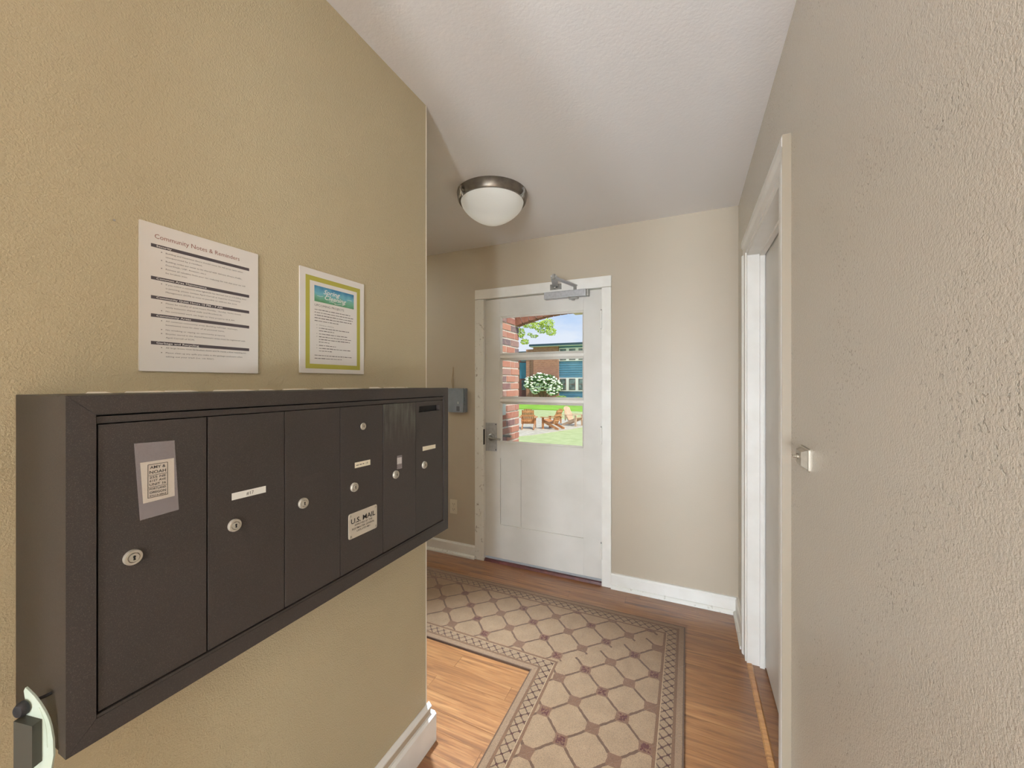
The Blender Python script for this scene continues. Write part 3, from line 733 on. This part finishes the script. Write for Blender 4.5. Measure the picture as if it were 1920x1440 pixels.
para(TY, 1.4868, [('No smoking or vaping on community property.', .106)], n1)
para(TY, 1.4793, [('Bicycles stored in the shared basement areas must be registered with', .1470), ('April Carroll of SCM.', .048)], n1)
para(TY, 1.4525, [('All large boxes must be broken down and fit inside a blue recycling bin.', .1500)], n1)
para(TY, 1.4430, [('Please clean up any spills you make in the garbage enclosure when', .1410), ('taking out your trash (i.e., cat litter).', .084)], n1)
n2 = notice('notice_sheet', 'white sheet with a green border and blue spring cleaning banner', .6925, .9110, 1.4130, 1.6900)
obj('border_print', fr(NX - .0001, .709, .895, 1.425, 1.672, .0125), 'green_print', n2)
bn = obj('banner', MB().box(NX - .0002, NX, .7355, .8705, 1.606, 1.649), 'banner', n2)
letters_x('banner_lettering', 'Spring', NX + .0004, .764, 1.6305, 'ink_white', bn, height=.0125, width=.056, shear=.35, bold=.012)
letters_x('banner_lettering', 'Cleaning', NX + .0004, .768, 1.6160, 'ink_white', bn, height=.0125, width=.074, shear=.35, bold=.012)
def swash(pts): return MB().tube([(NX + .0003, a, b) for a, b in pts], .0005, 5)
obj('banner_swash', swash([(.783, 1.612), (.79, 1.6135), (.80, 1.612), (.806, 1.610), (.80, 1.6085), (.812, 1.6095), (.822, 1.6115), (.832, 1.611), (.828, 1.609)]), 'ink_white', bn)
obj('banner_swash', swash([(.846, 1.629), (.853, 1.630), (.862, 1.629)]), 'ink_white', bn)
obj('banner_swash', swash([(.744, 1.622), (.753, 1.6215), (.762, 1.623)]), 'ink_white', bn)
letters_x('heading_lettering', 'UPCOMING PROJECTS', NX, .736, 1.5935, 'ink_soft', n2, height=.0062, width=.098)
yy = 1.5835
for k, wd in enumerate((.124, .132, .130, .130, .078)):
    blurred_words(NX, .736, yy, wd, .0026, 'ink_soft', n2, 30 + k); yy -= .0076
yy = 1.5420
for k, par in enumerate(([.048], [.103, .052], [.098], [.112, .106, .034], [.056], [.110, .042])):
    obj('bullet', MB().lathe([(.0009, 0), (.0009, .0002), (0, .0002)], (NX, .743, yy + .0012), 'x', 8), 'ink_soft', n2)
    for q, wd in enumerate(par):
        if k == 0: letters_x('text_line', 'Window cleaning', NX + .0001, .7495, yy, 'ink_soft', n2, height=.0026, width=wd)
        else: blurred_words(NX, .7495, yy - q * .0072, wd, .0026, 'ink_soft', n2, 50 + 5 * k + q)
    yy -= .0078 * len(par)
for z, wd in ((1.4600, .126), (1.4520, .094)): blurred_words(NX, .736, z, wd, .0025, 'ink_soft', n2, int(wd * 1000))
t = obj('wall_nail', MB().lathe([(0, .004), (.0018, .004), (.002, .003), (.001, .0025), (.001, 0)], (XL, .336, 1.671), 'x', 10), 'steel', None, (XL, .336, 1.671))
t['label'] = 'tiny nail head in the olive wall left of the notices'; t['category'] = 'nail'

# ------------------------------------------------------------------ small things on the back and right walls
wf = thing('wall_device', 'grey plastic wall box with a black button beside the mailboxes', 'wall device', (-1.69, YB, 1.148))
obj('body', MB().rbox(-1.765, -1.617, YB - .040, YB, 1.150, 1.342, .012, 'y'), 'wifi', wf, smooth=True)
obj('side_band', MB().rbox(-1.640, -1.604, YB - .030, YB, 1.150, 1.342, .010, 'y'), 'wifi', wf, smooth=True)
obj('button', MB().rbox(-1.682, -1.655, YB - .042, YB - .039, 1.160, 1.200, .004, 'y'), 'wifi_dark', wf)
for z in (1.222, 1.232): obj('indicator', MB().lathe([(.0035, 0), (.003, -.002), (0, -.002)], (-1.668, YB - .040, z), 'y', 10), 'ink_white', wf)
for z in (1.215, 1.245, 1.265): obj('screw', MB().lathe([(.003, 0), (.002, -.001), (0, -.001)], (-1.616, YB - .030, z), 'y', 8), 'wifi_dark', wf)
obj('cable', MB().tube([(-1.742, YB - .003, 1.342), (-1.752, YB - .003, 1.40), (-1.742, YB - .003, 1.46), (-1.738, YB - .003, 1.515)], .0025, 6), 'cable', wf)
obj('cable', MB().tube([(-1.735, YB - .003, 1.342), (-1.733, YB - .003, 1.39), (-1.738, YB - .003, 1.43), (-1.736, YB - .003, 1.50)], .0022, 6), 'cable', wf)
ol = thing('wall_outlet', 'ivory electrical outlet low on the wall left of the entrance door', 'outlet', (-1.73, YB, .326))
obj('cover_plate', MB().box(-1.766, -1.697, YB - .006, YB, .326, .440, .002), 'outlet', ol)
for z in (.362, .404):
    s_ = obj('socket', MB().rbox(-1.747, -1.716, YB - .009, YB - .005, z - .014, z + .014, .007, 'y'), 'outlet', ol)
    obj('slot', MB().box(-1.740, -1.7375, YB - .0094, YB - .0088, z - .002, z + .007).box(-1.7255, -1.723, YB - .0094, YB - .0088, z - .002, z + .007).box(-1.7335, -1.7295, YB - .0094, YB - .0088, z - .010, z - .006), 'black', s_)
obj('screw', MB().lathe([(.003, 0), (.002, -.001), (0, -.001)], (-1.7315, YB - .006, .383), 'y', 8), 'nickel', ol)
rp_ = thing('push_plate', 'small metal wall plate with a push button near the side door', 'wall plate', (XR, 1.225, 1.165))
obj('base_plate', MB().rbox(XR - .004, XR, 1.180, 1.262, 1.165, 1.222, .004, 'x', 3), 'nickel', rp_)
obj('housing', MB().hexa([(XR - .004, 1.186, 1.170), (XR - .004, 1.258, 1.170), (XR - .004, 1.258, 1.218), (XR - .004, 1.186, 1.218)], [(XR - .016, 1.196, 1.178), (XR - .016, 1.248, 1.178), (XR - .016, 1.248, 1.212), (XR - .016, 1.196, 1.212)]), 'nickel_pale', rp_)
obj('button', MB().lathe([(.007, 0), (.007, -.004), (.004, -.005), (.004, -.010), (.0045, -.013), (0, -.015)], (XR - .016, 1.222, 1.197), 'x', 16), 'nickel', rp_, smooth=True)

# ------------------------------------------------------------------ rug
RX0, RX1, RYA, RYB = -.690, -.015, 1.742, 2.402
rug = thing('rug', 'beige L-shaped carpet runner with a trellis pattern and woven border', 'rug', (-.35, 2.07, 0))
TH = .011
def slab_(pts):
    m = MB(); m.extrude(pts, 0, TH, 'z')
    top = [e for e in m.bm.edges if all(abs(v.co.z - TH) < 1e-6 for v in e.verts)]
    return m
MR1 = rug_mat('trellis_carpet_across', 'x', RYA, RYB, .207, 1.285, -2.70)
MR2 = rug_mat('trellis_carpet_along', 'y', RX0, RX1, .202, 1.403, -2.30)
obj('rug_section', slab_([(-3.9, RYA), (RX0, RYA), (RX1, RYB), (-3.9, RYB)]), MR1, rug)
obj('rug_section', slab_([(RX0 + .0004, RYA - .0004), (RX0, -1.6), (RX1, -1.6), (RX1 + .0004, RYB - .0004)]), MR2, rug)


# ================================================================== outdoors
GZ = -.763
def leaf_mat(name, c1, c2):
    m, nt, b = new_mat(name, c1, .6)
    p, P = pos(nt); n = noise(nt, P, 9, 2)
    nt.links.new(ramp(nt, n, [(.3, c1), (.7, c2)]), b.inputs['Base Color'])
    return m
M['lawn_near'] = noisy_mat('pale_lawn', rgb(166, 178, 122), rgb(184, 194, 140), 2.5, .9, detail=8)
M['lawn_far'] = noisy_mat('bright_lawn', rgb(120, 168, 44), rgb(142, 190, 62), .9, .9, detail=8)
M['gravel'] = noisy_mat('pale_gravel', rgb(176, 168, 150), rgb(200, 194, 178), 5, .95, detail=8)
M['bed'] = noisy_mat('dark_soil', rgb(60, 56, 44), rgb(86, 84, 58), 6, .95)
M['mortar'] = noisy_mat('pale_mortar', rgb(214, 202, 190), rgb(230, 220, 210), 40, .95, bstr=.3)
def brick_mat():
    m, nt, b = new_mat('red_brick', rgb(176, 104, 84), .9)
    p, P = pos(nt); r = objrand(nt); n = noise(nt, P, 26, 4); f = noise(nt, P, 140, 2)
    c = ramp(nt, r, [(0, rgb(200, 138, 118)), (.3, rgb(206, 150, 130)), (.52, rgb(190, 126, 108)), (.70, rgb(200, 156, 142)), (.82, rgb(156, 128, 126)), (.93, rgb(134, 118, 124)), (1, rgb(186, 120, 102))])
    c = mix(nt, ((n - .52) * 4).cl() * .5, c, rgb(206, 170, 152))
    nt.links.new(c, b.inputs['Base Color']); bump(nt, b, f, .5, .004)
    return m
M['brick'] = brick_mat()
M['brick_shaded'] = noisy_mat('arch_brick_shade_tint', rgb(138, 96, 78), rgb(168, 118, 96), 22, .9, detail=5)  # browner than the wall brick: the arch's shade is put into the colour
def far_brick_mat():
    m, nt, b = new_mat('far_brick_wall', rgb(160, 100, 76), .9)
    p, P = pos(nt)
    t = nt.nodes.new('ShaderNodeTexBrick'); t.inputs['Scale'].default_value = 1
    t.inputs['Color1'].default_value = rgb(150, 92, 70); t.inputs['Color2'].default_value = rgb(176, 116, 88); t.inputs['Mortar'].default_value = rgb(186, 158, 138)
    t.inputs['Brick Width'].default_value = .21; t.inputs['Row Height'].default_value = .075; t.inputs['Mortar Size'].default_value = .009
    nt.links.new(comb(nt, p[0] + p[1], p[2], 0.0), t.inputs['Vector'])
    nt.links.new(t.outputs['Color'], b.inputs['Base Color']); return m
M['far_brick'] = far_brick_mat()
M['far_brick_pale'] = new_mat('pale_brick_pipe', rgb(190, 140, 118), .8)[0]
M['siding'] = noisy_mat('blue_siding', rgb(62, 118, 146), rgb(72, 130, 156), 1.5, .6)
M['fascia'] = new_mat('dark_teal_fascia', rgb(44, 72, 84), .5)[0]
M['sash'] = new_mat('maroon_sash', rgb(112, 62, 58), .5)[0]
M['bwhite'] = new_mat('outdoor_white_trim', rgb(232, 230, 224), .5)[0]
def far_glass():
    m, nt, b = new_mat('far_window_glass', rgb(74, 84, 84), .06)
    p, P = pos(nt); n = noise(nt, P, 2.2, 3)
    nt.links.new(ramp(nt, n, [(.35, rgb(58, 66, 62)), (.65, rgb(120, 136, 132))]), b.inputs['Base Color']); return m
M['far_glass'] = far_glass()
M['cedar'] = noisy_mat('cedar_planks', rgb(176, 116, 70), rgb(204, 148, 98), 7, .7)
M['cedar_pale'] = noisy_mat('pale_cedar_planks', rgb(206, 168, 136), rgb(222, 190, 160), 7, .7)
M['concrete'] = noisy_mat('porch_concrete', rgb(158, 152, 144), rgb(176, 170, 162), 8, .9)
M['leaf_light'] = leaf_mat('light_green_leaves', rgb(150, 180, 52), rgb(190, 208, 92))
M['leaf_rose'] = leaf_mat('rose_leaves', rgb(64, 104, 58), rgb(116, 152, 92))
M['leaf_shrub'] = leaf_mat('shrub_leaves', rgb(112, 150, 70), rgb(160, 190, 104))
M['petal'] = new_mat('white_petals', rgb(240, 238, 226), .7)[0]
M['bark'] = noisy_mat('bark', rgb(84, 70, 56), rgb(116, 98, 80), 14, .9)
M['cream'] = new_mat('cream_stone', rgb(228, 216, 186), .8)[0]

gnd = struct('ground', MB().box(-60, 30, 4.4, 29.0, GZ - .3, GZ).box(-60, 30, 37.4, 70, GZ - .3, GZ - .05).box(-60, 30, -40, 4.4, GZ - .3, GZ - .02), 'lawn_near', 'pale mown lawn outside beyond the entrance porch', 'lawn')
struct('far_lawn', MB().extrude([(-60, 30.6), (-12.7, 29.3), (-7.2, 28.6), (30, 25.2), (30, 37.4), (-60, 37.4)], GZ - .2, GZ + .05, 'z'), 'lawn_far', 'bright green lawn strip in front of the apartment building', 'lawn')
gp = [(-12.5, 18.5), (-11.4, 21.8), (-9.4, 22.5), (-6.7, 22.1), (-4.7, 21.3), (-3.9, 19.8), (-4.65, 18.5), (-5.0, 17.2), (-5.35, 16.2), (-5.8, 14.9), (-6.3, 14.1), (-8, 13.3), (-10.8, 14.6)]
struct('gravel_patch', MB().extrude(gp, GZ - .1, GZ + .012, 'z'), 'gravel', 'pale gravel seating area around the wooden lawn chairs', 'gravel')
struct('planting_bed', MB().box(-40, 10, 36.9, 38.2, GZ - .1, GZ + .09), 'bed', 'dark planting bed along the foot of the apartment building', 'planting bed')
pf = struct('porch_floor', MB().box(-2.0, .2, 2.862, 4.0, -.20, -.02).box(-1.7, -.2, 4.0, 4.3, -.40, -.21).box(-1.7, -.2, 4.3, 4.6, -.60, -.40).box(-2.0, .2, 2.862, 4.0, GZ, -.20), 'concrete', 'concrete porch and steps outside the entrance door', 'porch')

# porch: brick side wall at the left, brick arch in front
PX, PY0, PY1 = -1.66, 2.862, 3.862
BL, BH, BD, MJ, CH = .196, .058, .092, .015, .0745
pw = struct('porch_wall_left', MB().box(PX - .30, PX - .006, PY0, PY1 - .006, -.02, 2.29), 'mortar', 'brick porch side wall seen through the left of the door glass', 'wall', origin=(PX, PY0, -.02))
br = MB().box(-BD, 0, 0, 1, 0, BH); bmesh_brick = bpy.data.meshes.new('brick'); br.bm.to_mesh(bmesh_brick); br.bm.free(); bmesh_brick.materials.append(M['brick'])
rnd = random.Random(3)
z = -.02; k = 0
while z + BH < 2.30:
    y1 = PY1
    L = BL if k % 2 == 0 else BD
    while y1 > PY0 + .02:
        y0 = max(PY0, y1 - L)
        o = bpy.data.objects.new('brick', bmesh_brick); COL.objects.link(o); o.parent = pw
        o.location = Vector((PX + rnd.uniform(-.003, .003), y0, z + rnd.uniform(-.0015, .0015))) - ORG['porch_wall_left']
        o.scale = (1, y1 - y0, rnd.uniform(.95, 1.02))
        y1 = y0 - MJ; L = rnd.choice([BL, BL, BL, BD])
    z += CH; k += 1
struct('porch_wall_right', MB().box(-.34, -.04, PY0, PY1, -.02, 1.985), 'far_brick', 'brick porch side wall right of the entrance steps', 'wall')
AC, AR = -1.0, .66
def arch_z(x): return 1.985 + .105 * (1 - ((x - AC) / AR) ** 2)
AY0, AY1 = 3.77, 3.872
m = MB(); N = 24
top = [(PX - .30, 2.75), (-.04, 2.75)]
pts = [(-.04, 1.985)] + [(AC + AR * math.cos(math.pi * 0) - 2 * AR * i / N, arch_z(AC + AR - 2 * AR * i / N) + .012) for i in range(N + 1)] + [(PX - .30, 1.985), (PX - .30, 2.75), (-.04, 2.75)]
m.extrude(pts, AY0 + .012, AY1 - .006, 'y')
ar = struct('porch_arch', m, 'mortar', 'shallow brick arch over the porch opening seen at the top of the door glass', 'arch', origin=(AC, AY0, 1.985))
nv = 17
for i in range(nv):
    xa, xb = AC - AR + 2 * AR * i / nv + .005, AC - AR + 2 * AR * (i + 1) / nv - .005
    za, zb = arch_z(xa), arch_z(xb)
    ta, tb = .20, .20
    fan = lambda x: x + (x - AC) * .12
    if i == nv // 2:
        xa -= .012; xb += .012
        obj('keystone', MB().hexa([(xa, AY0 - .03, arch_z(AC) - .014), (xb, AY0 - .03, arch_z(AC) - .014), (xb, AY1 + .02, arch_z(AC) - .014), (xa, AY1 + .02, arch_z(AC) - .014)],
            [(xa - .03, AY0 - .03, 2.33), (xb + .03, AY0 - .03, 2.33), (xb + .03, AY1 + .02, 2.33), (xa - .03, AY1 + .02, 2.33)]), 'cream', ar)
        continue
    obj('brick', MB().hexa([(xa, AY0, za), (xb, AY0, zb), (xb, AY1, zb), (xa, AY1, za)], [(fan(xa), AY0, za + ta), (fan(xb), AY0, zb + tb), (fan(xb), AY1, zb + tb), (fan(xa), AY1, za + ta)]), 'brick_shaded', ar)
t = obj('wall_plaque', MB().box(PX, PX + .012, 3.36, 3.505, 1.068, 1.19, .003), 'bwhite', None, (PX, 3.43, 1.068))
t['label'] = 'small white plate on the brick porch wall outside the door glass'; t['category'] = 'plate'

# apartment building across the courtyard
FY = 38.0
ab = thing('apartment_building', 'brick and blue sided two-storey apartment building across the lawn', 'building', (-12, FY, GZ))
obj('brick_wall', MB().box(-14.72, -12.0, FY, FY + 3, GZ - .1, 5.12), 'far_brick', ab)
obj('brick_return', MB().box(-15.66, -14.72, FY + .35, FY + 3, GZ - .1, 4.9), 'far_brick', ab)
obj('downspout', MB().box(-15.0, -14.84, FY + .22, FY + .35, GZ, 4.8), 'far_brick_pale', ab)
m = MB(); z = GZ - .1
while z < 5.1:
    m.extrude([(FY + .55, z), (FY + .30, z), (FY + .335, z + .235), (FY + .55, z + .235)], -12.0, -2.0, 'x'); z += .235
obj('siding', m, 'siding', ab)
obj('side_wall', MB().box(-12.0, -2.0, FY + .5, FY + 3, GZ - .1, 5.1), 'siding', ab)
obj('recess_wall', MB().box(-22.0, -15.66, FY + .9, FY + 3, GZ - .1, 4.5), 'far_brick', ab)
obj('recess_panel', MB().box(-16.6, -15.67, FY + .82, FY + .9, 1.82, 3.55), 'siding', ab)
rw = obj('window', MB().box(-16.6, -15.67, FY + .80, FY + .9, 3.58, 4.3), 'sash', ab)
obj('pane', MB().box(-16.45, -15.8, FY + .78, FY + .80, 3.66, 4.22), 'far_glass', rw)
ed = obj('entry_door', MB().box(-16.6, -15.67, FY + .80, FY + .9, GZ, 1.80), 'sash', ab)
obj('pane', MB().box(-16.35, -15.85, FY + .78, FY + .80, .6, 1.65), 'far_glass', ed)
obj('fascia', MB().box(-15.05, -2.0, FY - .35, FY + .5, 5.14, 5.30), 'fascia', ab)
obj('fascia', MB().box(-22.0, -15.05, FY + .5, FY + 1.2, 4.52, 4.66), 'fascia', ab)
obj('soffit', MB().box(-15.0, -2.0, FY - .30, FY + 3, 5.08, 5.14), 'bwhite', ab)
obj('roof', MB().box(-15.05, -1.9, FY - .3, FY + 3.2, 5.30, 5.36), 'fascia', ab)
obj('roof', MB().box(-22.0, -15.05, FY + .5, FY + 3.2, 4.66, 4.72), 'fascia', ab)
for z0, z1, pz0, pz1, mid in ((3.57, 4.92, 3.66, 4.80, 3.98), (.52, 1.90, .65, 1.80, 1.24)):
    obj('window_band', MB().box(-12.0, -2.2, FY + .24, FY + .34, z0, z1), 'bwhite', ab)
    for i in range(10):
        x0 = -11.90 + i * .968
        wd = obj('window', MB().box(x0, x0 + .645, FY + .215, FY + .25, pz0, pz1), 'sash', ab)
        for q0, q1 in ((pz0 + .04, mid - .025), (mid + .025, pz1 - .04)):
            obj('pane', MB().box(x0 + .04, x0 + .605, FY + .205, FY + .22, q0, q1), 'far_glass', wd)

def leaves(n, ells, size, seed, flat_=.0):
    """many small leaf quads spread over the shells of ellipsoids"""
    r = random.Random(seed); vs_, fs = [], []
    tot = sum(e[3] * e[4] for e in ells)
    for _ in range(n):
        q = r.uniform(0, tot)
        for e in ells:
            q -= e[3] * e[4]
            if q <= 0: break
        d = Vector((r.gauss(0, 1), r.gauss(0, 1), r.gauss(0, 1))).normalized() * (r.uniform(.35, 1) ** .5)
        c = Vector((e[0] + d.x * e[3], e[1] + d.y * e[5], e[2] + d.z * e[4]))
        a = Vector((r.gauss(0, 1), r.gauss(0, 1), r.gauss(0, 1))).normalized(); b = a.orthogonal().normalized()
        s = size * r.uniform(.6, 1.3); i = len(vs_)
        vs_ += [c - a * s, c + b * s * .5, c + a * s, c - b * s * .5]; fs.append((i, i + 1, i + 2, i + 3))
    me = bpy.data.meshes.new('leaves'); me.from_pydata([tuple(v) for v in vs_], [], fs)
    m = MB(); m.bm.from_mesh(me); bpy.data.meshes.remove(me); return m
def bush(name, label, ells, n, size, leaf, base, seed, flowers=0, cat='shrub', group=None):
    t = thing(name, label, cat, base, group)
    o = obj('foliage', leaves(n, ells, size, seed), leaf, t); o['kind'] = 'stuff'
    st = MB(); r = random.Random(seed)
    for e in ells[:5]: st.tube([base, ((base[0] + e[0]) / 2 + r.uniform(-.1, .1), e[1], (base[2] + e[2]) / 2), (e[0], e[1], e[2])], [.04, .03, .012], 6)
    obj('stems', st, 'bark', t)
    if flowers:
        r = random.Random(seed + 1); f = MB()
        for _ in range(flowers):
            e = r.choice(ells); d = Vector((r.gauss(0, 1), -abs(r.gauss(0, 1)) - .15, r.gauss(0, 1))).normalized()
            c = Vector((e[0] + d.x * e[3], e[1] + d.y * e[5], e[2] + d.z * e[4])); s = r.uniform(.07, .15)
            f.lathe([(0, -s * .6), (s * .8, -s * .3), (s, .1 * s), (s * .6, s * .6), (0, s * .7)], c, 'z', 7)
        o = obj('blossoms', f, 'petal', t); o['kind'] = 'stuff'
    return t
bush('rose_bush', 'large climbing shrub covered in white blossoms against the brick facade',
     [(-14.6, 37.2, 1.35, .8, .65, .45), (-13.6, 37.1, 1.75, .9, .6, .5), (-12.7, 37.0, 1.55, .9, .65, .5), (-11.9, 37.0, 1.05, .7, .6, .45), (-14.2, 37.3, .75, .5, .5, .35), (-12.2, 37.0, .55, .6, .45, .4), (-13.2, 37.3, .9, .8, .35, .4)],
     5200, .085, 'leaf_rose', (-13.2, 37.3, GZ + .08), 11, 300)
bush('small_shrub', 'light green rounded shrub below the lower windows', [(-11.4, 37.1, -.25, .65, .38, .4)], 900, .07, 'leaf_shrub', (-11.4, 37.1, GZ + .08), 21)
bush('small_shrub', 'low light green shrub at the right edge of the door glass', [(-9.75, 37.1, -.35, .6, .34, .4)], 900, .07, 'leaf_shrub', (-9.75, 37.1, GZ + .08), 22)
# overhanging tree
tr = thing('tree', 'light green leafy tree branch hanging over the lawn outside', 'tree', (-6.4, 10.6, GZ))
obj('trunk', MB().tube([(-6.4, 10.6, GZ - .1), (-6.3, 10.6, 1.2), (-6.1, 10.5, 2.8), (-5.7, 10.4, 4.2), (-5.2, 10.3, 5.4)], [.22, .18, .15, .11, .05], 10), 'bark', tr, smooth=True)
obj('branch', MB().tube([(-6.1, 10.5, 2.9), (-5.2, 10.2, 3.30), (-4.4, 10.1, 3.25), (-3.8, 10.0, 3.02), (-3.3, 10.0, 2.86)], [.07, .05, .03, .018, .006], 7)
    .tube([(-4.7, 10.1, 3.28), (-4.3, 10.0, 2.95), (-4.15, 10.0, 2.55)], [.02, .014, .005], 6), 'bark', tr, smooth=True)
o = obj('foliage', leaves(1500, [(-4.22, 10, 2.76, .10, .16, .15), (-4.12, 10, 2.52, .12, .08, .12), (-4.0, 10, 2.98, .22, .10, .2), (-3.72, 10, 2.93, .16, .12, .2), (-3.46, 10, 2.98, .20, .14, .2), (-3.36, 10, 2.76, .15, .13, .2), (-3.62, 10, 2.78, .14, .06, .15), (-3.98, 10, 2.72, .07, .05, .1), (-3.85, 10, 2.66, .12, .04, .1)], .027, 5), 'leaf_light', tr); o['kind'] = 'stuff'
o = obj('crown', leaves(2600, [(-5.6, 10.4, 5.2, 1.7, 1.1, 1.6), (-4.6, 10.2, 4.6, 1.1, .8, 1.2), (-6.8, 10.6, 4.7, 1.2, .9, 1.2)], .07, 6), 'leaf_light', tr); o['kind'] = 'stuff'

# slatted wooden lawn chairs
def lawn_chair(mat):
    c = thing('lawn_chair', 'x', 'chair', (0, 0, 0), 'wooden lawn chairs on the gravel')
    def bar(name, x0, x1, prof): obj(name, MB().extrude(prof, x0, x1, 'x'), mat, c)
    for sx in (-1, 1):
        x = sx * .27
        bar('leg', x - .02, x + .02, [(-.48, 0), (-.36, 0), (.36, .30), (.36, .39), (.28, .39), (-.48, .07)])           # sloping rear leg
        bar('front_leg', sx * .31 - .02, sx * .31 + .02, [(.28, 0), (.38, 0), (.38, .53), (.28, .53)])
        xa = sx * .34
        bar('armrest', xa - .07, xa + .07, [(-.34, .53), (.42, .53), (.42, .555), (-.34, .555)])
        bar('arm_support', sx * .30 - .015, sx * .30 + .015, [(-.30, .25), (-.24, .25), (-.24, .53), (-.30, .53)])
    for i in range(5):
        y = .32 - i * .105; z = .385 - (.32 - y) * .34
        bar('seat_slat', -.29, .29, [(y, z), (y + .09, z + .03), (y + .09, z + .052), (y, z + .022)])
    for i in range(6):
        x = -.235 + i * .094; top = .95 - abs(i - 2.5) ** 2 * .010
        yb, zb = -.14, .24; yt = yb - (top - zb) * .42
        bar('back_slat', x - .040, x + .040, [(yb, zb), (yb + .022, zb), (yt + .022, top), (yt, top)])
    for zz, hw in ((.36, .29), (.60, .33), (.78, .25)):
        yy = -.14 - (zz - .24) * .42 - .03
        bar('back_rail', -hw, hw, [(yy, zz), (yy + .03, zz), (yy + .03, zz + .06), (yy, zz + .06)])
    return c
def place(c, x, y, fwd, label):
    c.location = (x, y, GZ + .012); c.rotation_euler = (0, 0, math.atan2(-fwd[0], fwd[1])); c['label'] = label
def dup(root):
    r = root.copy(); COL.objects.link(r)
    for ch in list(root.children):
        k = ch.copy(); COL.objects.link(k); k.parent = r
    return r
c1 = lawn_chair('cedar'); c2 = dup(c1); c3 = lawn_chair('cedar_pale')
place(c1, -6.76, 16.85, (-.30, .95), 'wooden slatted lawn chair seen from behind, leftmost on the gravel')
place(c2, -5.74, 17.30, (-.97, .22), 'wooden slatted lawn chair in side view, middle of the three')
place(c3, -5.24, 19.05, (.95, -.28), 'pale wooden slatted lawn chair, rightmost and farthest on the gravel')
